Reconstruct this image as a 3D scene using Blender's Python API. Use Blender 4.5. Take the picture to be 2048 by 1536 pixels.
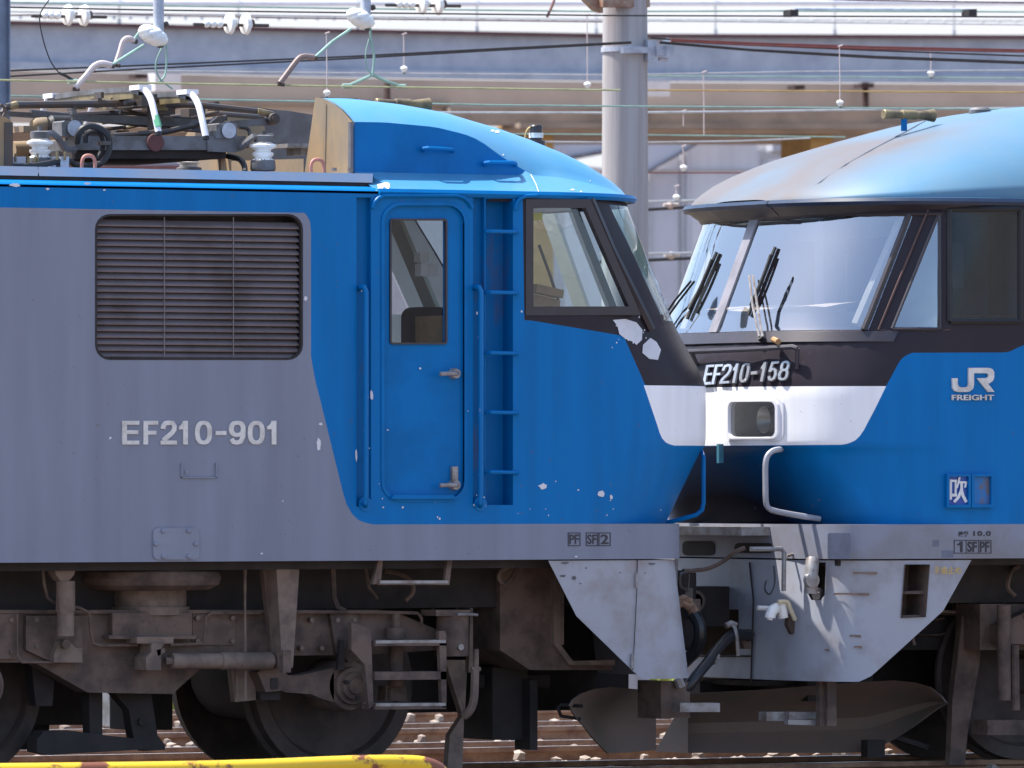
import bpy, bmesh, math, random
from mathutils import Vector, Matrix
from mathutils.geometry import tessellate_polygon
random.seed(7)
for o in list(bpy.data.objects): bpy.data.objects.remove(o)
C = bpy.context.scene.collection
R = math.radians
# ------------------------------------------------------------------ camera
TH = R(29.0); F = 16000.0; DIST = 50.0; HOR = 950.0
SN, CS = math.sin(TH), math.cos(TH)
CAMP = Vector((-DIST*SN, -DIST*CS, 1.878))
cd = bpy.data.cameras.new('camera'); cam = bpy.data.objects.new('camera', cd); C.objects.link(cam)
cam.location = CAMP; cam.rotation_euler = (R(90), 0, -TH)
cd.sensor_width = 36; cd.lens = F/2048*36; cd.shift_y = (HOR-768)/2048
cd.clip_start = 1; cd.clip_end = 5000
cd.dof.use_dof = True; cd.dof.focus_distance = 50.6; cd.dof.aperture_fstop = 6.3
sc = bpy.context.scene; sc.camera = cam
# ------------------------------------------------------------------ sky, sun, exposure
SUN_EL, SUN_AZ = R(63), math.atan2(0.65, -0.76)      # sun stands to the left and a little behind the side faces
sd = Vector((math.cos(SUN_EL)*math.cos(SUN_AZ), math.cos(SUN_EL)*math.sin(SUN_AZ), math.sin(SUN_EL)))
w = bpy.data.worlds.new('World'); sc.world = w; w.use_nodes = True
nt = w.node_tree; sky = nt.nodes.new('ShaderNodeTexSky'); sky.sky_type = 'NISHITA'
sky.sun_disc = False; sky.sun_elevation = SUN_EL; sky.sun_rotation = math.atan2(sd.x, sd.y)
sky.air_density = 1.0; sky.dust_density = 1.6; sky.ozone_density = 1.0
bg = nt.nodes['Background']; bg.inputs['Strength'].default_value = 0.15
# pale summer haze low over the horizon
tcw = nt.nodes.new('ShaderNodeTexCoord'); spw = nt.nodes.new('ShaderNodeSeparateXYZ'); nt.links.new(tcw.outputs['Generated'], spw.inputs[0])
hz = nt.nodes.new('ShaderNodeMapRange'); hz.inputs[1].default_value = .04; hz.inputs[2].default_value = .22; hz.inputs[3].default_value = 1; hz.inputs[4].default_value = 0
hz.interpolation_type = 'SMOOTHSTEP'; nt.links.new(spw.outputs['Z'], hz.inputs[0])
hm = nt.nodes.new('ShaderNodeMix'); hm.data_type = 'RGBA'; nt.links.new(hz.outputs[0], hm.inputs[0]); nt.links.new(sky.outputs[0], hm.inputs[6]); hm.inputs[7].default_value = (2.75, 2.8, 3.0, 1)
nt.links.new(hm.outputs[2], bg.inputs['Color'])
sl = bpy.data.lights.new('sun', 'SUN'); sl.energy = 4.2; sl.angle = R(0.5); sl.color = (1, .95, .88)
so = bpy.data.objects.new('sun', sl); C.objects.link(so)
so.rotation_euler = (-sd).to_track_quat('-Z', 'Y').to_euler()
sc.view_settings.view_transform = 'Standard'; sc.view_settings.look = 'None'
sc.view_settings.exposure = 1.22; sc.view_settings.gamma = 1.0; sc.view_settings.use_curve_mapping = False
# ------------------------------------------------------------------ measuring helpers
def P(u, v, y):
    """point of the plane at depth y that was measured at u, v on the photograph"""
    dx = (u-1024)/F; dz = (HOR-v)/F
    t = (y-CAMP.y)/(CS-dx*SN)
    return Vector((CAMP.x+t*(SN+dx*CS), y, CAMP.z+t*dz))
def mpp(u, y): return ((y-CAMP.y)/(CS-(u-1024)/F*SN))/F
def X(u, y=0.0): return P(u, 900, y).x
def Z(v, u=1024, y=0.0): return P(u, v, y).z
# ------------------------------------------------------------------ materials
def mat(name, col, rough=.5, metal=0., var=.12, scale=6., col2=None, amt=.5, bump=0., spec=.5, stretch=(1,1,1), coat=0., lo=.42, hi=.62, bscale=None):
    m = bpy.data.materials.new(name); m.use_nodes = True; n = m.node_tree; b = n.nodes['Principled BSDF']
    b.inputs['Roughness'].default_value = rough; b.inputs['Metallic'].default_value = metal
    b.inputs['Specular IOR Level'].default_value = spec; b.inputs['Coat Weight'].default_value = coat
    tc = n.nodes.new('ShaderNodeTexCoord'); mp = n.nodes.new('ShaderNodeMapping'); mp.inputs['Scale'].default_value = stretch
    n.links.new(tc.outputs['Object'], mp.inputs['Vector'])
    nz = n.nodes.new('ShaderNodeTexNoise'); nz.inputs['Scale'].default_value = scale; nz.inputs['Detail'].default_value = 6; nz.inputs['Roughness'].default_value = .62
    n.links.new(mp.outputs[0], nz.inputs['Vector'])
    rp = n.nodes.new('ShaderNodeValToRGB'); rp.color_ramp.elements[0].position = lo; rp.color_ramp.elements[1].position = hi
    c2 = col2 if col2 else tuple(max(0, c*(1-var*2)) for c in col)
    if not col2: amt = 1
    rp.color_ramp.elements[0].color = (*col, 1)
    rp.color_ramp.elements[1].color = (*[a+(b_-a)*amt for a, b_ in zip(col, c2)], 1)
    n.links.new(nz.outputs['Fac'], rp.inputs['Fac']); n.links.new(rp.outputs['Color'], b.inputs['Base Color'])
    if bump:
        n2 = n.nodes.new('ShaderNodeTexNoise'); n2.inputs['Scale'].default_value = bscale or scale*4; n2.inputs['Detail'].default_value = 4
        n.links.new(mp.outputs[0], n2.inputs['Vector'])
        bp = n.nodes.new('ShaderNodeBump'); bp.inputs['Strength'].default_value = bump; bp.inputs['Distance'].default_value = .02
        n.links.new(n2.outputs['Fac'], bp.inputs['Height']); n.links.new(bp.outputs['Normal'], b.inputs['Normal'])
    return m
BLUE = (.0, .145, .415); GREY = (.205, .222, .286); WHITE = (.84, .85, .88); BLACK = (.030, .025, .033)
mBlue = mat('blue paint', BLUE, .42, var=.08, scale=3, spec=.14)
mGrey = mat('grey paint', GREY, .45, var=.05, scale=3)
mLight = mat('pale grey skirt paint', (.315,.325,.37), .5, col2=(.20,.145,.115), amt=.8, scale=3.2, lo=.5, hi=.8)
mBlack = mat('black paint', BLACK, .36, var=.1, scale=8)
mRubber = mat('black rubber', (.012,.012,.014), .55)
mDust = mat('brake dust brown', (.142,.096,.076), .85, col2=(.066,.045,.038), amt=1, scale=5, bump=.15)
mDustL = mat('pale brake dust', (.20,.145,.115), .85, col2=(.11,.08,.066), amt=1, scale=6, bump=.1)
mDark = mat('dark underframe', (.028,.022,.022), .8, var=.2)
mWheel = mat('rusty wheel steel', (.062,.045,.040), .7, col2=(.03,.022,.02), amt=1, scale=4)
mRailBlue = mat('chipped blue rail paint', (0,.14,.40), .42, col2=(.42,.42,.42), amt=1, scale=11, lo=.66, hi=.69, spec=.2)
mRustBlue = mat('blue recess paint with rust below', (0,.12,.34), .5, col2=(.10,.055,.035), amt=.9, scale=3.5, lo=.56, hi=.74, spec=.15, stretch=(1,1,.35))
mSteel = mat('worn steel', (.30,.29,.29), .45, metal=.3, col2=(.14,.10,.08), amt=.8, scale=9)
mGalv = mat('galvanised steel', (.42,.45,.52), .5, metal=.2, var=.12, scale=14)
mPor = mat('white porcelain', (.76,.76,.74), .3, col2=(.42,.38,.33), amt=.8, scale=14, lo=.5, hi=.75)
mDirtyWhite = mat('dirty cream plastic', (.55,.48,.44), .5, col2=(.3,.2,.15), amt=.6)
mGun = mat('pantograph dark steel', (.055,.052,.055), .5, metal=.2, col2=(.09,.055,.035), amt=.8, scale=10)
mPanGrey = mat('pantograph grey paint', (.125,.13,.145), .6, col2=(.06,.055,.05), amt=.9, scale=7)
mBrownPlate = mat('bare brown primer plate', (.20,.155,.105), .7, col2=(.28,.19,.10), amt=1, scale=4, bump=.05, stretch=(1,1,.5))
mGreyPlate = mat('grey dusty plate', (.16,.155,.165), .7, col2=(.09,.08,.085), amt=.7, scale=5)
mAlu = mat('aluminium lettering', (.62,.60,.58), .4, metal=.15, col2=(.4,.37,.34), amt=.7, scale=12)
mChrome = mat('polished number metal', (.62,.63,.66), .25, metal=.7, var=.1)
mBrass = mat('tarnished brass', (.24,.19,.10), .5, metal=.3, col2=(.08,.06,.04), amt=.9)
mInk = mat('dark stencil ink', (.035,.03,.04), .6)
mOchreInk = mat('yellow stencil ink', (.62,.40,.08), .6)
mChip = mat('bare primer chip', (.62,.62,.66), .6, var=.06)
mMaroon = mat('maroon seat cloth', (.035,.012,.02), .85)
mCard = mat('cardboard', (.42,.24,.11), .8, var=.15)
mCab = mat('cab interior paint', (.78,.78,.78), .7, var=.04)
mBeige = mat('beige cab lining', (.36,.33,.29), .7, var=.06)
mScreen = mat('pale sunshade cloth', (.44,.35,.28), .8)
mHi = mat('yellow green warning tape', (.50,.55,.02), .6)
mRed = mat('red oxide paint', (.20,.07,.06), .6, var=.1)
mPink = mat('faded red lug paint', (.42,.18,.14), .6, var=.15)
mWireG = mat('verdigris copper wire', (.27,.42,.36), .7)
mWireY = mat('yellowed wire', (.42,.42,.22), .7)
mWireB = mat('black insulated cable', (.02,.018,.02), .6)
mWireR = mat('red insulated cable', (.16,.04,.035), .6)
mWireW = mat('grey strand wire', (.45,.46,.47), .6)
mOchreWire = mat('ochre wire', (.45,.31,.12), .7)
mArm = mat('pinkish fibre arm', (.56,.47,.45), .6, var=.08)
mConc = mat('pole concrete', (.36,.35,.355), .9, col2=(.23,.20,.20), amt=.8, scale=3.0, bump=.08, stretch=(4,4,.15), lo=.4, hi=.7)
mGird = mat('mottled galvanised girder', (.285,.32,.395), .65, col2=(.42,.46,.53), amt=1, scale=2.4, lo=.36, hi=.72)
mRim = mat('dark red girder rim', (.10,.035,.04), .6)
mFascia = mat('beige fascia', (.50,.42,.355), .85, col2=(.42,.345,.29), amt=1, scale=.6)
mSoffit = mat('brown soffit steel', (.32,.25,.20), .85, var=.15, scale=1.2)
mOchre = mat('ochre column paint', (.42,.27,.10), .7, var=.1)
mPanel = mat('pale grey wall panel', (.58,.58,.62), .7, var=.09, scale=1.1, stretch=(1,1,.25))
mPanelD = mat('blue grey wall panel', (.48,.48,.53), .7, var=.06, scale=.7)
mRoofP = mat('warehouse roof sheet', (.40,.40,.43), .6, var=.05)
mWhiteP = mat('white box paint', (.72,.72,.76), .5, var=.04)
mPole = mat('blue grey mast steel', (.24,.28,.36), .6, var=.1)
mYellow = mat('chipped yellow paint', (.66,.44,.015), .45, col2=(.17,.055,.025), amt=1, scale=2.6, lo=.525, hi=.56)
mBallast = mat('ballast', (.27,.21,.17), .95, col2=(.11,.085,.075), amt=1, scale=14, bump=.8, lo=.35, hi=.65)
mStone = mat('ballast stone', (.33,.27,.225), .9, col2=(.16,.12,.10), amt=1, scale=5)
mRail = mat('rusty rail', (.30,.175,.105), .8, col2=(.19,.10,.065), amt=1, scale=8)
mRailTop = mat('bright rail head', (.55,.52,.50), .3, metal=.6, var=.1)
mSleeper = mat('concrete sleeper', (.30,.27,.25), .9, var=.15)
mGrass = mat('yellow green weeds', (.17,.22,.03), .8, col2=(.30,.30,.06), amt=1, scale=9)
mHose = mat('black air hose', (.018,.018,.022), .4)
mPlow = mat('dusty plough steel', (.215,.158,.130), .8, col2=(.12,.135,.118), amt=.8, scale=1.8, lo=.5, hi=.72, bump=.05)
mOrange = mat('orange glow plastic', (.5,.2,.05), .5)
def glass(name, refl, tint=(.92,.94,.94), base=.03):
    m = bpy.data.materials.new(name); m.use_nodes = True; n = m.node_tree; n.nodes.clear()
    out = n.nodes.new('ShaderNodeOutputMaterial'); mx = n.nodes.new('ShaderNodeMixShader'); tr = n.nodes.new('ShaderNodeBsdfTransparent')
    gl = n.nodes.new('ShaderNodeBsdfGlossy'); gl.inputs['Roughness'].default_value = .02
    gl.inputs['Color'].default_value = (.95,.97,1,1)
    def op(o, p, q=None):
        k = n.nodes.new('ShaderNodeMath'); k.operation = o; k.use_clamp = o == 'ADD'
        for i, t in enumerate((p, q)):
            if t is None: continue
            if isinstance(t, (int, float)): k.inputs[i].default_value = t
            else: n.links.new(t, k.inputs[i])
        return k.outputs[0]
    ge = n.nodes.new('ShaderNodeNewGeometry'); dt = n.nodes.new('ShaderNodeVectorMath'); dt.operation = 'DOT_PRODUCT'
    n.links.new(ge.outputs['Incoming'], dt.inputs[0]); n.links.new(ge.outputs['Normal'], dt.inputs[1])
    f0 = ((refl-1)/(refl+1))**2; ad_ = op('ADD', op('MULTIPLY', op('POWER', op('SUBTRACT', 1, op('ABSOLUTE', dt.outputs['Value'])), 5), 1-f0), f0+base)
    tr.inputs['Color'].default_value = (*tint, 1)
    n.links.new(ad_, mx.inputs[0]); n.links.new(tr.outputs[0], mx.inputs[1]); n.links.new(gl.outputs[0], mx.inputs[2]); n.links.new(mx.outputs[0], out.inputs['Surface'])
    return m
mGlass = glass('window glass', 1.5)
mGlassDk = glass('dark tinted glass', 1.45, (.30,.31,.34), .0)
mGlassL = glass('teal windscreen glass', 1.4, (.74,.90,.90), .03)
mGlassSky = glass('mirror tinted glass', 2.0, (.30,.33,.38), .2)
mGlassW = glass('windscreen glass', 1.9, (.90,.94,.96), .22)
# ------------------------------------------------------------------ mesh builder
class M:
    def __init__(s): s.v = []; s.f = []
    def add(s, vs, fs):
        b = len(s.v); s.v += [Vector(p) for p in vs]; s.f += [[i+b for i in f] for f in fs]
    def plate(s, pts, y, t, holes=()):
        """outline measured on the photograph, put in the plane y, t thick"""
        s.prism([(P(u, v, y).x, P(u, v, y).z) for u, v in pts], y, y+t, [[(P(u, v, y).x, P(u, v, y).z) for u, v in h] for h in holes])
    def prism(s, xz, y0, y1, holes=()):
        loops = [xz]+list(holes); flat = [p for l in loops for p in l]; n = len(flat)
        tri = tessellate_polygon([[Vector((a, b, 0)) for a, b in l] for l in loops])
        vs = [(a, y0, b) for a, b in flat]+[(a, y1, b) for a, b in flat]
        fs = [list(t) for t in tri]+[[i+n for i in reversed(t)] for t in tri]
        o = 0
        for l in loops:
            k = len(l)
            for i in range(k):
                a, b = o+i, o+(i+1) % k; fs.append([a, b, b+n, a+n])
            o += k
        s.add(vs, fs)
    def bx(s, u0, v0, u1, v1, y, d): s.plate([(u0,v0),(u1,v0),(u1,v1),(u0,v1)], y, d)
    def box(s, c, d):
        x, y, z = c; a, b, e = d[0]/2, d[1]/2, d[2]/2
        s.add([(x+i*a, y+j*b, z+k*e) for i in (-1,1) for j in (-1,1) for k in (-1,1)],
              [(0,1,3,2),(4,6,7,5),(0,4,5,1),(2,3,7,6),(0,2,6,4),(1,5,7,3)])
    def tube(s, pts, r, seg=8, r2=None, cap=True):
        pts = [Vector(p) for p in pts]; n = len(pts); rs = r if isinstance(r, (list, tuple)) else [r]*n
        if r2 is not None: rs = [r+(r2-r)*i/(n-1) for i in range(n)]
        vs = []; up = None
        for i, p in enumerate(pts):
            d = (pts[min(i+1, n-1)]-pts[max(i-1, 0)]).normalized()
            if up is None: up = Vector((0,0,1)) if abs(d.z) < .9 else Vector((0,1,0))
            a = d.cross(up).normalized(); up = a.cross(d).normalized()
            for k in range(seg):
                t = 2*math.pi*k/seg; vs.append(p+(a*math.cos(t)+up*math.sin(t))*rs[i])
        fs = [[i*seg+k, i*seg+(k+1) % seg, (i+1)*seg+(k+1) % seg, (i+1)*seg+k] for i in range(n-1) for k in range(seg)]
        if cap: fs += [list(range(seg))[::-1], [(n-1)*seg+k for k in range(seg)]]
        s.add(vs, fs)
    def tp(s, pts, r, seg=8, smooth=0, r2=None):
        """tube through points measured on the photograph: (u, v, depth); r in photo pixels"""
        q = [P(*p) for p in pts]
        if smooth: q = curve(q, smooth)
        k = mpp(pts[0][0], pts[0][2]); s.tube(q, r*k, seg, r2=None if r2 is None else r2*k)
    def lathe(s, c, prof, axis='z', seg=28):
        c = Vector(c); vs = []
        for r, h in prof:
            for k in range(seg):
                t = 2*math.pi*k/seg; a, b = r*math.cos(t), r*math.sin(t)
                vs.append(c+Vector({'z':(a,b,h),'y':(a,h,b),'x':(h,a,b)}[axis]))
        n = len(prof)
        fs = [[i*seg+k, i*seg+(k+1) % seg, (i+1)*seg+(k+1) % seg, (i+1)*seg+k] for i in range(n-1) for k in range(seg)]
        fs += [list(range(seg))[::-1], [(n-1)*seg+k for k in range(seg)]]
        s.add(vs, fs)
    def grid(s, rows):
        n = len(rows[0]); s.add([p for r in rows for p in r], [[i*n+k, i*n+k+1, (i+1)*n+k+1, (i+1)*n+k] for i in range(len(rows)-1) for k in range(n-1)])
    def ball(s, c, r, seg=10, sq=(1,1,1)):
        prof = [(max(1e-4, r*math.sin(math.pi*i/seg)), -r*math.cos(math.pi*i/seg)*sq[2]) for i in range(seg+1)]
        s.lathe(c, prof, 'z', 12)
def curve(q, k=6):
    out = []; n = len(q)
    for i in range(n-1):
        p0, p1, p2, p3 = q[max(i-1,0)], q[i], q[i+1], q[min(i+2,n-1)]
        for j in range(k):
            t = j/k; out.append(.5*((2*p1)+(p2-p0)*t+(2*p0-5*p1+4*p2-p3)*t*t+(3*p1-p0-3*p2+p3)*t**3))
    out.append(q[-1]); return out
def rrect(u0, v0, u1, v1, r, n=5):
    out = []
    for cx, cy, a in ((u1-r, v0+r, -90), (u1-r, v1-r, 0), (u0+r, v1-r, 90), (u0+r, v0+r, 180)):
        for i in range(n+1):
            t = R(a+90*i/n); out.append((cx+r*math.cos(t), cy+r*math.sin(t)))
    return out
def origin(o):
    while o.parent: o = o.parent
    return Vector(o.location)
def link(name, me, material, parent=None, smooth=True, ang=38):
    o = bpy.data.objects.new(name, me); C.objects.link(o)
    if material: me.materials.append(material)
    if parent: o.parent = parent
    if smooth and len(me.polygons):
        me.shade_smooth(); me.set_sharp_from_angle(angle=R(ang))
    return o
def obj(name, m, material, parent=None, base=None, smooth=True):
    """one mesh object; vertices are kept relative to the thing's base"""
    off = origin(parent) if parent else (Vector(base) if base is not None else Vector((0,0,0)))
    me = bpy.data.meshes.new(name); me.from_pydata([p-off for p in m.v], [], m.f); me.update()
    bm = bmesh.new(); bm.from_mesh(me); bmesh.ops.recalc_face_normals(bm, faces=bm.faces); bm.to_mesh(me); bm.free()
    o = link(name, me, material, parent, smooth)
    if not parent: o.location = off
    return o
def split(name, m, material, parent):
    """the separate pieces of a builder, each as an object of its own"""
    g = list(range(len(m.v)))
    def root(i):
        while g[i] != i: g[i] = g[g[i]]; i = g[i]
        return i
    for f in m.f:
        for i in f[1:]: g[root(i)] = root(f[0])
    sets = {}
    for f in m.f: sets.setdefault(root(f[0]), []).append(f)
    out = []
    for fs in sets.values():
        q = M(); ix = {}
        for f in fs:
            for i in f:
                if i not in ix: ix[i] = len(q.v); q.v.append(m.v[i])
        q.f = [[ix[i] for i in f] for f in fs]; out.append(obj(name, q, material, parent))
    return out[0]
def tag(o, label, cat, group=None, kind=None):
    if kind: o['kind'] = kind
    if label: o['label'] = label
    if cat: o['category'] = cat
    if group: o['group'] = group
    return o
def thing(name, loc, label, cat, group=None):
    o = bpy.data.objects.new(name, None); C.objects.link(o); o.location = loc; o.empty_display_size = .2
    return tag(o, label, cat, group)
def structure(name, m, material, base=None):
    o = obj(name, m, material, None, base); o['kind'] = 'structure'; return o
def glyphs(text, bold=0., space=1.):
    """outline of a line of writing as triangles in a unit box: (verts, faces), x to the right, y up"""
    cu = bpy.data.curves.new('writing', 'FONT'); cu.body = text; cu.size = 1; cu.offset = bold; cu.resolution_u = 4; cu.space_character = space
    ob = bpy.data.objects.new('writing', cu); C.objects.link(ob)
    me = bpy.data.meshes.new_from_object(ob.evaluated_get(bpy.context.evaluated_depsgraph_get()))
    vs = [(v.co.x, v.co.y) for v in me.vertices]; fs = [list(p.vertices) for p in me.polygons]
    bpy.data.objects.remove(ob); bpy.data.curves.remove(cu); bpy.data.meshes.remove(me)
    x0, x1 = min(a for a, b in vs), max(a for a, b in vs); y0, y1 = min(b for a, b in vs), max(b for a, b in vs)
    return [((a-x0)/(x1-x0), (b-y0)/(y1-y0)) for a, b in vs], fs
def writing(m, text, u0, v0, u1, v1, y, t=.006, bold=.02, space=1., put=None, shear=0., slope=0.):
    """raised lettering filling the box u0..u1, v0..v1 of the photograph"""
    vs, fs = glyphs(text, bold, space); fr, bk = [], []
    for a, b in vs:
        u = u0+a*(u1-u0)+shear*(b-.5)*(v1-v0); v = v1-b*(v1-v0)+slope*(u-u0)
        if put: fr.append(put(u, v, t)); bk.append(put(u, v, 0))
        else:
            p = P(u, v, y); fr.append(p); bk.append(p+Vector((0, t, 0)))
    n = len(vs); ed = {}
    for f in fs:
        for i in range(len(f)):
            e = (f[i], f[(i+1) % len(f)])
            if (e[1], e[0]) in ed: del ed[(e[1], e[0])]
            else: ed[e] = 1
    m.add(fr+bk, fs+[[i+n for i in f][::-1] for f in fs]+[[a, b, b+n, a+n] for a, b in ed])

def ribbon(pts, t):
    n = len(pts); L_, R_ = [], []
    for i in range(n):
        a, b = Vector(pts[max(i-1,0)]), Vector(pts[min(i+1,n-1)]); d = (b-a).normalized(); nn = Vector((-d.y, d.x))*t/2
        L_.append(Vector(pts[i])+nn); R_.append(Vector(pts[i])-nn)
    return [[L_[i], L_[i+1], R_[i+1], R_[i]] for i in range(n-1)]
def ringp(cx, cy, rx, ry, t, n=22, e=2.5):
    f = lambda a, r: math.copysign(abs(a)**(2/e), a)*r
    o = [Vector((cx+f(math.cos(2*math.pi*k/n), rx), cy+f(math.sin(2*math.pi*k/n), ry))) for k in range(n)]
    i_ = [Vector((cx+f(math.cos(2*math.pi*k/n), rx-t), cy+f(math.sin(2*math.pi*k/n), ry-t*.86))) for k in range(n)]
    return [[o[k], o[(k+1) % n], i_[(k+1) % n], i_[k]] for k in range(n)]
def digit(ch, w, h, t):
    """one bold grotesque character as polygons in a w x h box, y up"""
    rc = lambda x0, y0, x1, y1: [[Vector((x0,y0)), Vector((x1,y0)), Vector((x1,y1)), Vector((x0,y1))]]
    s = t*.86
    if ch == 'E': return rc(0,0,t,h)+rc(t,0,w,s)+rc(t,h-s,w,h)+rc(t,h*.52-s/2,w*.94,h*.52+s/2)
    if ch == 'F': return rc(0,0,t,h)+rc(t,h-s,w,h)+rc(t,h*.5-s/2,w*.88,h*.5+s/2)
    if ch == '-': return rc(0,0,w,h)
    if ch == '0': return ringp(w/2, h/2, w/2, h/2, t)
    if ch == '1': return [[Vector((x*w, y*h)) for x, y in q] for q in ([(1-t/w,0),(1,0),(1,1),(1-t/w,1)], [(1-t/w,1),(1-t/w-.12,.89),(1-t/w-.3,.80),(0,.77),(0,.64),(1-t/w,.64)])]
    if ch == '2': return ribbon([(.5*t,.66*h),(.56*t,.78*h),(1.0*t,.90*h),(w/2,h-.45*t),(w-.95*t,.91*h),(w-.5*t,.77*h),(w-.56*t,.63*h),(w-1.05*t,.49*h),(1.25*t,.29*h),(.72*t,.20*h),(.55*t,s)], t)+rc(0,0,w,s)
    if ch == '9': return ringp(w/2, h*.66, w/2, h*.34, t)+ribbon([(w-.5*t,.62*h),(w-.55*t,.34*h),(w-1.05*t,.13*h),(w/2,.45*t),(1.0*t,.10*h),(.55*t,.24*h)], t)
    if ch == '5': return rc(w*.16,h-s,w*.97,h)+ribbon([(w*.16+t*.4,h-s),(.5*t,.47*h)], t*.9)+ribbon([(.7*t,.50*h),(w*.34,.595*h),(w*.55,.61*h),(w-.85*t,.53*h),(w-.5*t,.33*h),(w-.85*t,.12*h),(w/2,.45*t),(1.0*t,.10*h),(.55*t,.25*h)], t)
    if ch == '8': return ringp(w/2, h*.735, w*.45, h*.265, t)+ringp(w/2, h*.295, w*.5, h*.295, t)
def digits(m, specs, put, t=.008):
    """specs: (character, u0, v0, u1, v1, stroke)"""
    k = 0
    for ch, u0, v0, u1, v1, st in specs:
        for q in digit(ch, u1-u0, v1-v0, st):
            k += 1; e = t+.0004*(k % 5); n = len(q)
            m.add([put(u0+p.x, v1-p.y, e) for p in q]+[put(u0+p.x, v1-p.y, 0) for p in q], [list(range(n))]+[[i, (i+1) % n, (i+1) % n+n, i+n] for i in range(n)])
# ------------------------------------------------------------------ locomotive shells
YC = 1.45
class Nose:
    """front end of a body: straight sides running into a rounded front; prof = (v, u) of its centre line"""
    def __init__(s, d, prof, A, p=3.0):
        s.d, s.A, s.p = d, A, p
        q = sorted((P(u, v, YC).z, P(u, v, YC).x) for v, u in prof); s.q = q
    def xc(s, z):
        q = s.q
        if z <= q[0][0]: return q[0][1]
        for (a, x), (b, y) in zip(q, q[1:]):
            if z <= b: return x+(y-x)*(z-a)/(b-a)
        return q[-1][1]
    def xs(s, y, z):
        r = min(1, abs(y-YC)/YC); return s.xc(z)-s.d*s.A*(1-math.sqrt(max(0, 1-r**s.p)))
    def N(s, u, v, off=0.):
        """point of this surface that lies at u, v on the photograph, lifted off it by off"""
        hit = lambda y: (P(u, v, y).x-s.xs(y, P(u, v, y).z))*s.d <= 0
        if hit(0.0): return P(u, v, 0)+Vector((0, -off, 0))
        y = 0.0
        while y < 2.88 and not hit(y): y += .01
        a, c = max(0, y-.01), y
        for _ in range(18):
            k = (a+c)/2
            if hit(k): c = k
            else: a = k
        p = P(u, v, c); r = min(.9995, abs(c-YC)/YC); e = .01
        dsb = s.A*s.p*r**(s.p-1)/(2*math.sqrt(1-r**s.p))/YC*(1 if c > YC else -1)
        nn = Vector((1, s.d*dsb, -(s.xc(p.z+e)-s.xc(p.z-e))/(2*e)))*s.d
        return Vector((s.xs(c, p.z), c, p.z))+nn.normalized()*off
    def at(s, y, z, off=0.): return Vector((s.xs(y, z)+s.d*off, y, z))
    def columns(s, z, xend, ns=10, nf=13):
        row = []; xt = s.xc(z)-s.d*s.A
        for i in range(ns): row.append(Vector((xend+(xt-xend)*i/ns, 0, z)))
        for i in range(nf+1):
            ph = math.pi/2*(1-i/nf); r = math.sin(ph)**(2/s.p) if ph > 0 else 0
            row.append(Vector((s.xc(z)-s.d*s.A*(1-math.cos(ph)), YC-YC*r, z)))
        for p in row[:-1][::-1]: row.append(Vector((p.x, 2*YC-p.y, p.z)))
        return row
    def grid(s, zs, xend, ns=10, nf=13):
        m = M(); m.grid([s.columns(z, xend, ns, nf) for z in zs]); return m
def inside(a, b, poly):
    c = False; n = len(poly)
    for i in range(n):
        (x0, y0), (x1, y1) = poly[i], poly[(i+1) % n]
        if (y0 > b) != (y1 > b) and a < (x1-x0)*(b-y0)/(y1-y0)+x0: c = not c
    return c
def cut(bm, poly, axis, ok):
    """cuts a convex opening through the skin; returns the removed skin as a builder (for the pane)"""
    g = (lambda co: (co.x, co.z)) if axis == 'y' else (lambda co: (co.y, co.z))
    a0, a1 = min(p[0] for p in poly), max(p[0] for p in poly); b0, b1 = min(p[1] for p in poly), max(p[1] for p in poly)
    def hit(f):
        if not ok(f.calc_center_median()): return False
        q = [g(v.co) for v in f.verts]
        return max(t[0] for t in q) > a0 and min(t[0] for t in q) < a1 and max(t[1] for t in q) > b0 and min(t[1] for t in q) < b1
    n = len(poly)
    for i in range(n):
        (x0, y0), (x1, y1) = poly[i], poly[(i+1) % n]
        if abs(x1-x0)+abs(y1-y0) < 1e-6: continue
        fs = [f for f in bm.faces if hit(f)]
        geom = list({e for f in fs for e in list(f.verts)+list(f.edges)})+fs
        if axis == 'y': co, no = Vector((x0, 0, y0)), Vector((y1-y0, 0, -(x1-x0)))
        else: co, no = Vector((0, x0, y0)), Vector((0, y1-y0, -(x1-x0)))
        bmesh.ops.bisect_plane(bm, geom=geom, dist=1e-5, plane_co=co, plane_no=no)
    dead = []
    for f in bm.faces:
        c = f.calc_center_median()
        if ok(c) and inside(*g(c), poly): dead.append(f)
    m = M()
    for f in dead: m.add([v.co.copy() for v in f.verts], [list(range(len(f.verts)))])
    bmesh.ops.delete(bm, geom=dead, context='FACES')
    return m
near = lambda c: c.y < YC
far = lambda c: c.y > YC
def bm_of(m):
    bm = bmesh.new(); vs = [bm.verts.new(p) for p in m.v]
    for f in m.f:
        try: bm.faces.new([vs[i] for i in f])
        except ValueError: pass
    bmesh.ops.remove_doubles(bm, verts=bm.verts, dist=1e-5)
    return bm
def bobj(name, bm, material, parent, ang=38):
    off = origin(parent); bmesh.ops.translate(bm, verts=bm.verts, vec=-off)
    bmesh.ops.recalc_face_normals(bm, faces=bm.faces)
    me = bpy.data.meshes.new(name); bm.to_mesh(me); bm.free()
    return link(name, me, material, parent, True, ang)
def xz(pts, y=0.): return [(P(u, v, y).x, P(u, v, y).z) for u, v in pts]
def rim(m, poly, y0, y1):
    """the reveal of an opening cut in a side"""
    n = len(poly); m.add([(a, y0, b) for a, b in poly]+[(a, y1, b) for a, b in poly], [[i, (i+1) % n, (i+1) % n+n, i+n] for i in range(n)])
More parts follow.
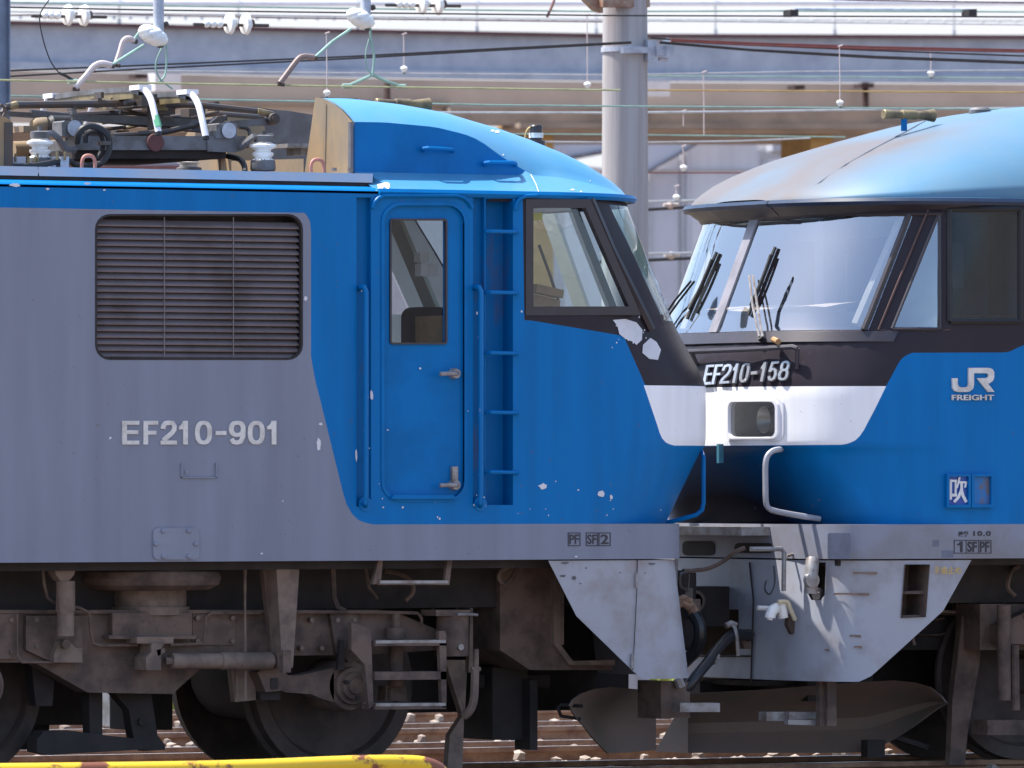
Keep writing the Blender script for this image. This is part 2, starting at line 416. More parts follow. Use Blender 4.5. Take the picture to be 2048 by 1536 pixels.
def frame_strip(m, poly, wd, y, t):
    """flat frame round a convex opening in a side, wd wide"""
    cx = sum(p[0] for p in poly)/len(poly); cz = sum(p[1] for p in poly)/len(poly); out = []
    n = len(poly)
    for i in range(n):
        a, b, c = Vector(poly[i-1]), Vector(poly[i]), Vector(poly[(i+1) % n])
        d1, d2 = (b-a).normalized(), (c-b).normalized(); n1, n2 = Vector((d1.y, -d1.x)), Vector((d2.y, -d2.x))
        if n1.dot(Vector((cx, cz))-b) > 0: n1, n2 = -n1, -n2
        k = (n1+n2).normalized(); out.append(b+k*wd/max(.5, k.dot(n1)))
    m.prism([(p.x, p.y) for p in out], y, y+t, [poly])
# paint scheme: every border is a curve in the side view (x along the body, z up)
class Paint:
    def __init__(s, name, org):
        s.m = bpy.data.materials.new(name); s.m.use_nodes = True; s.n = s.m.node_tree; s.org = org
        s.n.nodes['Principled BSDF'].inputs['Specular IOR Level'].default_value = .14; tc = s.n.nodes.new('ShaderNodeTexCoord'); sp = s.n.nodes.new('ShaderNodeSeparateXYZ')
        s.n.links.new(tc.outputs['Object'], sp.inputs[0]); s.x = sp.outputs['X']; s.z = sp.outputs['Z']; s.co = tc.outputs['Object']
    def math(s, op, a, b=None):
        k = s.n.nodes.new('ShaderNodeMath'); k.operation = op
        for i, q in enumerate((a, b)):
            if q is None: continue
            if isinstance(q, (int, float)): k.inputs[i].default_value = q
            else: s.n.links.new(q, k.inputs[i])
        return k.outputs[0]
    def curve(s, src, pts):
        pts = sorted(pts); a, b = pts[0][0], pts[-1][0]; lo = min(p[1] for p in pts); hi = max(p[1] for p in pts)
        mr = s.n.nodes.new('ShaderNodeMapRange'); s.n.links.new(src, mr.inputs[0]); mr.inputs[1].default_value = a; mr.inputs[2].default_value = b
        fc = s.n.nodes.new('ShaderNodeFloatCurve'); s.n.links.new(mr.outputs[0], fc.inputs['Value'])
        cm = fc.mapping; c = cm.curves[0]; q = [((p[0]-a)/(b-a), (p[1]-lo)/(hi-lo)) for p in pts]
        c.points[0].location = q[0]; c.points[1].location = q[-1]
        for t in q[1:-1]: c.points.new(*t)
        for p in c.points: p.handle_type = 'VECTOR'
        cm.update()
        return s.math('ADD', s.math('MULTIPLY', fc.outputs[0], hi-lo), lo)
    def gt(s, a, b): return s.math('GREATER_THAN', a, b)
    def both(s, *q):
        r = q[0]
        for t in q[1:]: r = s.math('MULTIPLY', r, t)
        return r
    def finish(s, layers, base):
        n = s.n; b = n.nodes['Principled BSDF']; col = None
        for mask, c in layers:
            mx = n.nodes.new('ShaderNodeMix'); mx.data_type = 'RGBA'; n.links.new(mask, mx.inputs[0])
            if col is None: mx.inputs[6].default_value = (*base, 1)
            else: n.links.new(col, mx.inputs[6])
            mx.inputs[7].default_value = (*c, 1); col = mx.outputs[2]
        # old paint: soft streaks running down and a fine mottle
        mp = n.nodes.new('ShaderNodeMapping'); mp.inputs['Scale'].default_value = (5, 5, .5); n.links.new(s.co, mp.inputs[0])
        nz = n.nodes.new('ShaderNodeTexNoise'); nz.inputs['Scale'].default_value = 1.6; nz.inputs['Detail'].default_value = 7; n.links.new(mp.outputs[0], nz.inputs['Vector'])
        rp = n.nodes.new('ShaderNodeValToRGB'); rp.color_ramp.elements[0].position = .3; rp.color_ramp.elements[1].position = .75
        rp.color_ramp.elements[0].color = (.90,.885,.875,1); rp.color_ramp.elements[1].color = (1.06,1.06,1.05,1); n.links.new(nz.outputs['Fac'], rp.inputs[0])
        mu = n.nodes.new('ShaderNodeMix'); mu.data_type = 'RGBA'; mu.blend_type = 'MULTIPLY'; mu.inputs[0].default_value = 1
        n.links.new(col, mu.inputs[6]); n.links.new(rp.outputs[0], mu.inputs[7])
        n2 = n.nodes.new('ShaderNodeTexNoise'); n2.inputs['Scale'].default_value = 26; n2.inputs['Detail'].default_value = 3; n.links.new(s.co, n2.inputs['Vector'])
        r2 = n.nodes.new('ShaderNodeValToRGB'); r2.color_ramp.elements[0].position = .70; r2.color_ramp.elements[1].position = .76; n.links.new(n2.outputs['Fac'], r2.inputs[0])
        m3 = n.nodes.new('ShaderNodeMix'); m3.data_type = 'RGBA'; m3.inputs[7].default_value = (.13,.09,.075,1)
        n.links.new(s.math('MULTIPLY', r2.outputs[0], .35), m3.inputs[0]); n.links.new(mu.outputs[2], m3.inputs[6])
        n.links.new(m3.outputs[2], b.inputs['Base Color'])
        mr = n.nodes.new('ShaderNodeMapRange'); mr.inputs[3].default_value = .28; mr.inputs[4].default_value = .48; n.links.new(nz.outputs['Fac'], mr.inputs[0]); n.links.new(mr.outputs[0], b.inputs['Roughness'])
        n3 = n.nodes.new('ShaderNodeTexNoise'); n3.inputs['Scale'].default_value = 1.3; n3.inputs['Detail'].default_value = 2; n.links.new(s.co, n3.inputs['Vector'])
        bp = n.nodes.new('ShaderNodeBump'); bp.inputs['Strength'].default_value = .22; bp.inputs['Distance'].default_value = .03; n.links.new(n3.outputs['Fac'], bp.inputs['Height']); n.links.new(bp.outputs[0], b.inputs['Normal'])
        return s.m
def cap_grid(d, xrear, xcap, Ac, ze, zs, H, yw, nx=30, we=None):
    """roof shell of a cab: dome H(x) high over the eave ze, cut back to a wall at yw from the centre line above a sloping shoulder"""
    rows = []
    for i in range(nx+1):
        t = i/nx; L = abs(xcap-xrear); e = L-Ac
        x = xrear+d*(L*(1-(1-t)**2.0)); back = max(0, Ac-abs(xcap-x))
        wd = YC if back <= 0 else YC*max(.02, (1-(back/Ac)**2))**(1/3)
        h = H(x); k_ = we(x)/YC if we else 1.; dome = lambda y: ze+h*max(0, 1-min(1, abs(y)/(wd*k_))**4)**(1/1.4)
        w2 = min(yw, wd*.98); half = []
        for k in range(6):
            y = wd-(wd-w2)*k/5; sh_ = ze+(zs-ze)*min(1, (wd-y)/(YC-yw))*min(1, h/.25); half.append((y, max(dome(y), sh_) if we and k_ < .845 else min(dome(y), sh_) if not we else sh_))
        half.append((w2, max(dome(w2), half[-1][1]) if we else dome(w2)))
        for k in range(1, 11): y = w2*math.cos(math.pi/2*k/10); half.append((y, max(dome(y), half[0][1] if not we else ze+(zs-ze)*min(1, (wd-y)/(YC-yw))*min(1, h/.25))))
        rows.append([Vector((x, YC-y, z)) for y, z in half]+[Vector((x, YC+y, z)) for y, z in half[:-1][::-1]])
    return rows
def lerp_tab(tab):
    tab = sorted(tab)
    def f(x):
        if x <= tab[0][0]: return tab[0][1]
        for (a, p), (b, q) in zip(tab, tab[1:]):
            if x <= b: return p+(q-p)*(x-a)/(b-a)
        return tab[-1][1]
    return f
def wheel(parent, x, y, sgn=1, name='wheel'):
    m = M(); s = sgn
    m.lathe((x, y, .56), [(.001,-.02*s),(.10,-.02*s),(.13,.02*s),(.28,.05*s),(.45,.04*s),(.475,0),(.56,.0),(.562,.09*s),(.59,.10*s),(.59,.13*s),(.001,.13*s)], 'y', 48)
    return obj(name, m, mWheel, parent)

from mathutils.bvhtree import BVHTree
class Skin:
    """finds the point of an already built part that was measured at u, v"""
    def __init__(s, o):
        off = origin(o); me = o.data
        s.t = BVHTree.FromPolygons([v.co+off for v in me.vertices], [list(p.vertices) for p in me.polygons])
    def at(s, u, v, off=0.):
        d = (P(u, v, 0)-CAMP).normalized(); h = s.t.ray_cast(CAMP, d)
        if h[0] is None: return None
        n = h[1] if h[1].dot(d) < 0 else -h[1]
        return h[0]+n*off
def scar(m, skin, u, v, w_, h, k=9, seed=1, off=.003):
    random.seed(seed); pts = []
    for i in range(k):
        a = 2*math.pi*i/k; r = random.uniform(.6, 1.1); q = skin.at(u+w_/2*r*math.cos(a), v+h/2*r*math.sin(a), off)
        if q is None: return
        pts.append(q)
    c = skin.at(u, v, off)
    if c is not None: m.add(pts+[c], [[i, (i+1) % k, k] for i in range(k)])

def lining(n, xend, keep, z0, z1, holes, hx, parent, material):
    """inner skin of a cab, 3 cm inside the body, with its window openings"""
    bm = bm_of(n.grid([z0+(z1-z0)*i/8 for i in range(9)], xend, 6))
    bmesh.ops.delete(bm, geom=[f for f in bm.faces if not keep(f.calc_center_median())], context='FACES')
    for q in holes: cut(bm, q, 'y', far)
    for q, ok in hx: cut(bm, q, 'x', ok)
    for v in bm.verts: v.co.x -= n.d*.03; v.co.y = YC+(v.co.y-YC)*.978
    return bobj('cab_lining', bm, material, parent)

def pane(name, m, material, parent): return bobj(name, bm_of(m), material, parent, 80)
# ------------------------------------------------------------------ left locomotive
OL = Vector((X(300), YC, 0))
L = thing('electric_locomotive', OL, 'blue and grey electric locomotive number EF210-901, louvred side and folded pantograph, at left', 'locomotive', 'coupled electric locomotives')
XE = -9.5
noseL = Nose(1, [(380,1252-110),(395,1252-110),(440,1262-104),(650,1345-104),(672,1356-104),(770,1410-104),(892,1410-104),(905,1398-104),(1046,1330-104)], 1.04)
p = Paint('locomotive livery', OL); ox = OL.x
zb = lambda v, u=1024: P(u, v, 0).z
xb = p.curve(p.z, [(zb(v), X(u)-ox) for v, u in ((380,580),(424,585),(428,600),(436,612),(450,620),(470,622),(715,622),(740,626),(770,632),(800,640),(985,686),(1008,693),(1028,705),(1040,718),(1046,735),(1048,752),(1060,752))])
blue = p.both(p.math('MAXIMUM', p.gt(p.x, xb), p.gt(p.z, zb(422, 400))), p.gt(p.z, zb(1048)))
zk = p.curve(p.x, [(X(u)-ox, zb(v, u)) for u, v in ((1044,300),(1046,640),(1062,641),(1250,672),(1292,770),(1300,771),(1500,771),(2200,771))])
black = p.both(p.gt(p.z, zk), p.gt(p.x, X(1045)-ox))
xw = p.curve(p.z, [(zb(v), X(u)-ox) for v, u in ((760,1284),(771,1290),(865,1325),(876,1331),(884,1340),(888,1350),(891,1366),(900,1366))])
white = p.both(p.gt(p.x, xw), p.gt(zb(771, 1350), p.z), p.gt(p.z, zb(891, 1380)))
mLivL = p.finish([(blue, BLUE), (black, BLACK), (white, WHITE)], GREY)
zrows = [zb(v) for v in (1049,1030,1000,970,940,915,905,892,870,840,800,772,750,720,690,672,650,620,580,540,500,470,440,420,400,388)]
bm = bm_of(noseL.grid(zrows, XE, 14))
# openings
door_o = xz(rrect(768, 411, 928, 997, 34)); grille_o = xz(rrect(190, 428, 606, 720, 30)); lad_o = xz([(971,397),(1026,397),(1026,1010),(971,1010)])
rc1 = xz([(713,395),(742,395),(742,1013),(713,1013)]); rc2 = xz([(946,395),(969,395),(969,1013),(946,1013)])
def npoly(n, pts): return [(n.N(u, v).x, n.N(u, v).z) for u, v in pts]
win_o = npoly(noseL, [(1066,416),(1165,416),(1250,613),(1066,613)])
for q in (door_o, grille_o, lad_o, rc1, rc2): cut(bm, q, 'y', near)
paneS = cut(bm, win_o, 'y', near); paneF = cut(bm, win_o, 'y', far); cut(bm, xz([(783,439),(895,439),(895,687),(783,687)]), 'y', far)
wz0, wz1 = P(1200, 648, YC).z, P(1200, 425, YC).z
panes = []
for s in (1, -1):
    q = [(YC-s*.05, wz0), (YC-s*1.22, wz0), (YC-s*1.30, wz1), (YC-s*.05, wz1)]
    panes.append(cut(bm, q, 'x', lambda c: c.x > noseL.xc(c.z)-1.0))
body = bobj('body', bm, mLivL, L)
for i, q in enumerate(panes): pane('windscreen', q, mGlassL, L)
px_ = [[(YC-s*.05, wz0), (YC-s*1.22, wz0), (YC-s*1.30, wz1), (YC-s*.05, wz1)] for s in (1, -1)]
lining(noseL, X(600), lambda c: c.x > X(560) and c.y > YC, zb(700), zb(393), [win_o, xz([(783,439),(895,439),(895,687),(783,687)])], [(q, lambda c: c.x > noseL.xc(c.z)-1.0) for q in px_]+[(px_[0], lambda c: c.x > noseL.xc(c.z)-1.0)], L, mCab)
pane('side_window_pane', paneS, mGlass, L); pane('side_window_pane', paneF, mGlass, L)
m = M(); frame_strip(m, win_o, .055, -.006, .05); sw = obj('side_window_frame', m, mBlack, L)
m = M(); m.tube([noseL.N(1178,398,.01), noseL.N(1220,500,.014), noseL.N(1300,660,.012)], .028, 6); obj('corner_pillar_strip', m, mBlack, L)
# white-primer chips (real scars of the paint)
m = M()
def chip(u, v, w_, h, k=9, sd_=1, n=noseL):
    random.seed(sd_); pts = []
    for i in range(k):
        a = 2*math.pi*i/k; r = random.uniform(.62, 1.08); pts.append(n.N(u+w_/2*r*math.cos(a), v+h/2*r*math.sin(a), .003))
    c = n.N(u, v, .004); m.add(pts+[c], [[i, (i+1) % k, k] for i in range(k)])
q1 = [(1225,640),(1250,638),(1272,645),(1284,660),(1283,680),(1272,690),(1266,684),(1250,678),(1238,668),(1234,652)]
q2 = [(1285,690),(1300,676),(1312,684),(1321,700),(1315,720),(1298,718),(1284,706)]
for q in (q1, q2):
    pts = [noseL.N(u, v, .004) for u, v in q]; cu_ = sum(u for u, v in q)/len(q); cv_ = sum(v for u, v in q)/len(q)
    m.add(pts+[noseL.N(cu_, cv_, .005)], [[i, (i+1) % len(q), len(q)] for i in range(len(q))])
for i, (u, v, a, b) in enumerate(((1085,973,20,13),(1203,988,16,17),(1222,994,7,9),(1156,980,4,4),(637,888,11,34),(641,848,9,7),(611,597,8,12),(220,876,6,6),(743,790,7,22),(840,737,5,5),(712,910,5,28),(30,370,26,8),(95,378,8,5),(174,367,16,6),(208,380,6,4),(1298,386,6,4),(565,1002,4,4),(523,1107,5,4),(1152,1113,7,4),(775,860,5,3),(830,1000,5,4),(948,1010,5,5),(870,1003,4,4),(805,1015,5,5),(730,920,4,10),(1043,623,5,6))):
    chip(u, v, a, b, 13, i+3)
random.seed(21)
for i in range(44):
    s_ = random.random()
    u, v = ((1255+random.gauss(0,34), 672+random.gauss(0,24)) if s_ < .3 else (random.uniform(712,760), random.uniform(560,1010)) if s_ < .5 else (random.uniform(930,972), random.uniform(600,1012)) if s_ < .7 else (random.uniform(760,1330), random.uniform(960,1040)))
    t_ = random.uniform(2, 4.5); st_r = random.getstate(); chip(u, v, t_, t_*random.uniform(.7,1.9), 7, i+200); random.setstate(st_r); random.random()
split('paint_chip', m, mChip, body)
# solebar
soleL = Nose(1, [(1040,1182),(1125,1182)], .30, 6)
m = soleL.grid([zb(v) for v in (1119.5, 1110, 1080, 1049)], XE, 10, 10)
top = soleL.columns(zb(1049), XE, 10, 10); b_ = len(m.v); m.add(top, [list(range(len(top)))]); bot = soleL.columns(zb(1119.5), XE, 10, 10); m.add(bot, [list(range(len(bot)))])
solebar = obj('solebar', m, mLivL, L)
# skirt at the front, cut on a slant behind
skL = Nose(1, [(1118,1182),(1362,1212)], .34, 5)
bm = bm_of(skL.grid([Z(v) for v in (1362,1350,1300,1250,1200,1160,1122)], X(1090), 3, 10))
for a, b in (((1098,1120),(1155,1232)), ((1155,1232),(1268,1342)), ((1268,1342),(1292,1362))):
    A_, B_ = P(*a, 0), P(*b, 0); no = Vector((B_.z-A_.z, 0, -(B_.x-A_.x)))
    if no.x > 0: no = -no
    bmesh.ops.bisect_plane(bm, geom=bm.verts[:]+bm.edges[:]+bm.faces[:], plane_co=A_, plane_no=no, clear_outer=True)
for v_ in bm.verts: v_.co.y += .015*(1 if v_.co.y < YC else -1)
sk = bobj('skirt', bm, mLight, L)
m = M(); m.tp([(1275,1120,.006),(1273,1175,.006)], 1.0, 5); m.tp([(1274,1175,.004),(1266,1340,.006)], .9, 5); obj('hinge_seam', m, mDark, sk)
m = M(); m.tp([(1274,1146,0),(1273,1176,0)], 3, 6); m.tp([(1265,1308,.0),(1264,1336,.0)], 3, 6); split('hinge', m, mSteel, sk)
m = M(); sks = Skin(sk)
for i, (u, v, a, b) in enumerate(((1130,1126,20,6),(1126,1152,14,6),(1148,1156,10,9),(1160,1167,5,4),(1303,1128,18,5),(1240,1145,5,3),(1290,1146,4,3),(1172,1136,5,4))): scar(m, sks, u, v, a, b, 9, i+90)
split('scuff', m, mat('dark scuff', (.13,.12,.14), .7), sk)
# door
m = M(); m.prism(door_o, .02, .06, [xz([(783,439),(895,439),(895,687),(783,687)])]); door = obj('door', m, mBlue, L)
m = M(); rim(m, door_o, -.004, .07); frame_strip(m, door_o, .022, -.008, .02); obj('door_seal', m, mBlue, door)
m = M(); m.add([P(783,439,.035),P(895,439,.035),P(895,687,.035),P(783,687,.035)], [[0,1,2,3]]); obj('door_window', m, glass('door glass', 1.3, (.97,.97,.97), 0.), door)
m = M(); frame_strip(m, xz(rrect(785,441,893,685,3)), .012, .008, .02); obj('door_window_trim', m, mBlack, door)
m = M(); m.prism(xz([(783,990),(903,990),(908,998),(778,998)]), -.03, .015); obj('drip_sill', m, mBlue, door)
for v in (747, 970):
    m = M(); m.tp([(880,v+1,-.045),(896,v,-.05),(912,v,-.05),(916,v,-.02)], 4.5, 8); m.lathe(P(911,v,-.01), [(.03,-.012),(.036,.03)], 'y', 14); obj('handle', m, mSteel, door)
m = M(); m.bx(905,933,916,972,-.008,.03); obj('hinge_plate', m, mSteel, door)
# louvred grille
m = M(); frame_strip(m, xz(rrect(194,432,602,716,27)), .012, -.002, .03); rim(m, grille_o, 0, .16)
g = obj('louvre_grille', m, mDark, L)
m = M()
for i in range(21):
    v = 438+i*13.15; a, b = P(196, v, 0), P(601, v, 0); zt = a.z; x0, x1 = a.x, b.x
    m.add([(x0,.065,zt),(x1,.065,zt),(x1,.02,zt-.033),(x0,.02,zt-.033),(x0,.026,zt-.041),(x1,.026,zt-.041)], [[0,1,2,3],[3,2,5,4]])
mSlat = mat('dusty louvre slats', (.185,.155,.165), .55, col2=(.10,.078,.075), amt=.9, scale=3, lo=.45, hi=.75)
obj('louvre_slat', m, mSlat, g)
for u in (329, 467):
    m = M(); m.bx(u-.9, 434, u+.9, 716, .017, .003); obj('divider', m, mat('divider bar', (.17,.145,.15), .6), g)
m = M(); m.prism(grille_o, .15, .17); obj('filter_mesh', m, mDark, g)
# handrail recesses, ladder recess, rungs
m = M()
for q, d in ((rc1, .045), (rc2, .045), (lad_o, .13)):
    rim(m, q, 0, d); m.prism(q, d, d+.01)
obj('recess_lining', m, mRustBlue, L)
for v in (463.5, 585.5, 706.5, 825.5, 945):
    m = M(); m.tp([(974,v-1,.05),(974,v-1,-.03),(980,v-1,-.05),(1026,v,-.05),(1034,v+1,-.03),(1034,v+1,.0)], 4, 7); obj('ladder_rung', m, mRailBlue, L)
for u in (730, 960):
    m = M(); m.tp([(u-9,577,.03),(u-7,574,-.035),(u-2,574,-.06),(u+2,582,-.06),(u+2,990,-.06),(u+1,1006,-.05),(u,1012,.0)], 5.5, 8)
    m.lathe(P(u+1,1008,-.004), [(.045,-.004),(.045,.02)], 'y', 12); obj('handrail', m, mRailBlue, L)
# rain gutters
m = M(); m.tp([(745,416,-.012),(749,404,-.014),(757,396,-.016),(768,391,-.018),(915,391,-.018),(928,395,-.016),(939,404,-.014),(945,416,-.012)], 4, 7); obj('rain_gutter', m, mBlue, L)
m = M(); m.tp([(1030,420,-.012),(1033,406,-.014),(1040,397,-.016),(1052,392,-.018),(1075,391,-.018)], 4, 7); obj('rain_gutter', m, mBlue, L)
# lettering and plates
m = M()
digits(m, [(ch, a, 862 if ch == '-' else 841.5, b, 870 if ch == '-' else 889, 9.2) for ch, a, b in (('E',243.5,277.5),('F',286,315),('2',320.5,352.5),('1',357,374.5),('0',389,423),('-',430,451.5),('9',457,490),('0',494.5,528.5),('1',533,551.5))], lambda u, v, t: P(u, v, 0)+Vector((0,-t,0)))
obj('number_lettering', m, mAlu, L)
def boxed(m, txt, u0, v0, u1, v1, y=-.003):
    for a in ((u0,v0,u1,v0+1.6),(u0,v1-1.6,u1,v1),(u0,v0+1.6,u0+1.6,v1-1.6),(u1-1.6,v0+1.6,u1,v1-1.6)): m.bx(*a, y, .003)
    writing(m, txt, u0+(3 if len(txt) > 1 else 4), v0+4, u1-(3 if len(txt) > 1 else 4), v1-4, y, .003, .018)
m = M(); boxed(m, 'PF', 1136,1065,1161,1092); boxed(m, 'SF', 1172,1065,1196,1092); boxed(m, '2', 1197.5,1065,1221.5,1092); obj('stencil_lettering', m, mInk, L)
m = M(); m.prism(xz(rrect(305,1056,397,1119,10)), -.012, 0); ap = obj('access_plate', m, mGrey, L)
for u, v in ((326,1062),(377,1062),(311,1088),(391,1088),(326,1113),(377,1113)):
    m = M(); m.lathe(P(u,v,-.012), [(.014,0),(.014,-.012),(.008,-.016)], 'y', 8); obj('bolt', m, mGrey, ap)
m = M()
for a in ((363,926,365,956),(432,926,434,956),(363,954,434,956)): m.bx(*a, -.012, .012)
m.lathe(P(373,944,-.003), [(.012,0),(.012,-.004)], 'y', 8); obj('card_holder', m, mGrey, L)
# ---- roof
zt = zb(345, 720); m = M()
prof = [(0, zb(388)), (0, zb(387,720)), (.005, zb(384,720)), (.018, zb(379,720)), (.05, zb(374.5,720)), (.10, zb(371.5,720))]
XR = X(757)
m.grid([[Vector((x, y, z)) for y, z in prof] for x in (XE, XE/2, X(0), XR)]); m.grid([[Vector((x, 2*YC-y, z)) for y, z in prof] for x in (XE, XE/2, X(0), XR)])
obj('roof_edge', m, mBlue, L)
m = M(); a = [(XE, zb(373,720)), (XR, zb(373,720)), (XR, zb(360,720)), (XE, zb(360,720))]; m.prism(a, .11, .12); obj('roof_gap', m, mDark, L)
mRoofEdge = mat('weathered light blue roof rail', (.20,.25,.34), .5, col2=(.12,.24,.42), amt=1, scale=1.6)
for a, b in ((-2600, 90), (93, 760)):
    m = M(); za, zc_ = zb(363.5, 720), zb(345, 720)
    m.add([(X(a),.10,za),(X(b),.10,za),(X(b)+.02,.13,zc_),(X(a),.13,zc_),(X(a),.5,zc_),(X(b)+.02,.5,zc_)], [[0,1,2,3],[3,2,5,4]]); obj('roof_hatch_edge', m, mRoofEdge, L)
m = M(); m.add([(XE,.13,zt-.012),(X(780),.13,zt-.012),(X(780),2.77,zt-.012),(XE,2.77,zt-.012)], [[0,1,2,3]]); obj('roof_deck', m, mat('rusty roof deck', (.16,.11,.10), .9, col2=(.09,.07,.07), amt=1, scale=3), L)
# cab roof hump
ze, zs = zb(389, 1100), zb(345.5, 1000); yw = YC-.30
xr = P(707, 300, .30).x; xcap = P(1265-106, 390, YC).x
sil = [(640,195),(700,195.5),(800,207),(900,224),(1000,250),(1060,272),(1100,289),(1150,314),(1200,345),(1230,364),(1250,378),(1262,388)]
H = lerp_tab([(P(u, v, .75).x, max(.0, (P(u, v, .75).z-ze))/.97) for u, v in sil]+[(xcap, .02)])
H0 = H
def HL(x):
    t = 1.25; xx = x*1.0
    return H0(xx)
rows = cap_grid(1, xr, xcap, 1.04, ze, zs, HL, yw, 56, lerp_tab([(X(u, .3), k) for u, k in ((700,1.452),(870,1.45),(930,1.411),(958,1.37),(980,1.319),(1010,1.263),(1035,1.235),(1060,1.205),(1100,1.2),(1160,1.25),(1230,1.33),(1300,1.39),(1400,1.39))]))
m = M(); m.grid(rows)
def in_well(f):
    q = [m.v[i] for i in f]; return max(abs(p.y-YC) for p in q) < .70 and min(p.x for p in q) < xr+1.0
m.f = [f for f in m.f if not in_well(f)]
def side_of_hump(f):
    q = [m.v[i] for i in f]; return max(abs(p.y-YC) for p in q)-min(abs(p.y-YC) for p in q) < .004 and max(abs(p.y-YC) for p in q) > 1.1
hs_ = M(); hs_.add(m.v, [f for f in m.f if side_of_hump(f)]); m.f = [f for f in m.f if not side_of_hump(f)]
obj('hump_side', hs_, mBlue, L)
cap = obj('cab_roof', m, mat('sunlit blue roof', (.055,.225,.40), .36, col2=(.105,.25,.38), amt=1, scale=1.2, lo=.45, hi=.75), L)  # same blue paint; sunlight on the roof is put into this lighter colour
ring = [r[0] for r in rows]+[r[-1] for r in rows][::-1]
m = M(); m.tube([p+Vector((.015, 0, -.004)) for p in ring], .024, 6); obj('visor_lip', m, mBlue, L)
m = M(); m.grid([[p+Vector((.0,0,-.01)) for p in ring[12:-12]], [p+Vector((-.07,.04 if p.y < YC else -.04,-.05)) for p in ring[12:-12]]]); obj('visor_underside', m, mBlack, L)
h0 = HL(xr); dome0 = lambda y: ze+h0*max(0, 1-(abs(y)/YC)**4)**(1/1.4)
# bare end plates of the hump either side of the pantograph well
def endplate(y0, y1, sg, lean):
    n = 9; up = [(y0+(y1-y0)*i/n) for i in range(n+1)]
    m = M(); a = [Vector((xr-.012, YC-sg*y, dome0(y)+.004)) for y in up]; b = [Vector((xr-.012, YC-sg*(y if i < n else y1+lean), zt-.012)) for i, y in enumerate(up)]
    m.grid([a, b]); m.grid([[p+Vector((.02,0,0)) for p in a], [p+Vector((.02,0,0)) for p in b]]); m.grid([[a[-1], b[-1]], [a[-1]+Vector((.3,0,0)), b[-1]+Vector((.3,0,0))]])
    return m
m = endplate(yw+.004, .66, 1, -.16)
q = endplate(yw+.004, .66, -1, -.16); m.add(q.v, q.f)
zl = zt+.12
m.add([(xr-.012, YC-.5, zt-.012), (xr-.012, YC+.5, zt-.012), (xr-.012, YC+.5, zl+.02), (xr-.012, YC-.5, zl)], [[0,1,2,3]])
ep = obj('hump_end_plate', m, mBrownPlate, L)
m = M(); m.tube([Vector((xr-.02, YC-yw, zt)), Vector((xr-.02, YC-yw, dome0(yw)))], .018, 6); obj('end_plate_edge', m, mGreyPlate, ep)
m = M(); m.add([(xr-.02,YC-.78,zt),(xr-.02,YC-.80,dome0(.80)),(xr-.026,YC-.81,dome0(.8)),(xr-.026,YC-.79,zt)], [[0,1,2,3]]); obj('plate_seam', m, mDark, ep)
for uu in (700, 668):
    m = M(); m.lathe(P(uu, 342, .2), [(.018,0),(.018,.02)], 'z', 8); obj('bolt', m, mSteel, ep)
# far side wall of the well
m = M(); y_ = YC+.66; xa = xr-.02
m.add([(xa, y_, zt-.01), (xa+1.1, y_, zt-.01), (xa+1.1, y_, ze+HL(xa+1.1)*.97), (xa+.5, y_, ze+HL(xa+.5)*.97), (xa, y_, dome0(.66))], [[0,1,2,3,4]]); obj('well_wall', m, mGreyPlate, L)
m = M(); m.bx(575,287,640,295,1.5,.3); m.bx(602,295,620,310,1.55,.2); obj('well_bracket', m, mSteel, L)
for pts in ([(846,300,.30),(848,297,.25),(856,296,.23),(895,298,.23),(904,299,.25),(905,302,.30)], [(968,329,.30),(970,326,.25),(978,325,.23),(1022,325,.23),(1030,326,.25),(1031,330,.30)]):
    m = M(); m.tp(pts, 4.5, 7); obj('roof_grab_handle', m, mBlue, L)
m = M(); m.tp([(1062,349,.27),(1072,368,.12),(1078,385,.0)], .9, 4); obj('roof_seam', m, mChip, cap)
m = M(); skc = Skin(cap)
for i, (u, v, a, b) in enumerate(((768,374,28,24),(760,379,14,8),(778,381,12,8),(994,264,10,6),(985,262,9,5),(1006,310,4,4),(1145,380,8,4),(1162,384,5,3),(1180,362,3,3))): scar(m, skc, u, v, a, b, 9, i+50)
split('paint_chip', m, mChip, cap)
# air whistle, antenna on the roof
def whistle(L_, u0, v0, y, sg=1):
    m = M(); k = mpp(u0, y); c = P(u0, v0, y)
    m.lathe(c, [(.001,-.20),(.03,-.20),(.034,-.195),(.028,-.12),(.026,-.06),(.034,-.055),(.034,.05),(.026,.055),(.03,.10),(.04,.17),(.044,.19),(.001,.19)], 'x', 12)
    return obj('air_whistle', m, mBrass, L_)
wh = whistle(L, 806, 208, 1.45); m = M(); m.tp([(806,212,1.45),(806,262,1.45)], 5, 6); obj('whistle_post', m, mGun, wh)
m = M(); c = P(1072, 300, 1.9); k = mpp(1072, 1.9)
m.lathe(c, [(19*k,0),(19*k,18*k),(13*k,19*k),(13*k,46*k),(14*k,47*k),(12*k,50*k),(.001,50*k)], 'z', 16); an = obj('roof_antenna', m, mBlack, L)
m = M(); m.lathe(c+Vector((0,-.001,24*k)), [(14.5*k,0),(14.5*k,10*k)], 'z', 16); m.lathe(c+Vector((0,0,2*k)), [(20*k,0),(20*k,6*k)], 'z', 16); obj('antenna_band', m, mPor, an)
hz_ = skc.t.ray_cast(Vector((c.x, c.y, 9)), Vector((0,0,-1)))[0]; fz = min(-.02, (hz_.z-.02-c.z) if hz_ else -.2)
m = M(); m.lathe(c, [(12*k,fz),(17*k,.0)], 'z', 14); obj('antenna_foot', m, mPanGrey, an)
m = M(); m.tp([(1049,290,1.9),(1051,270,1.9),(1056,258,1.9),(1066,253,1.9),(1072,254,1.9)], 2.2, 6, 4); obj('antenna_cable', m, mOchreWire, an)

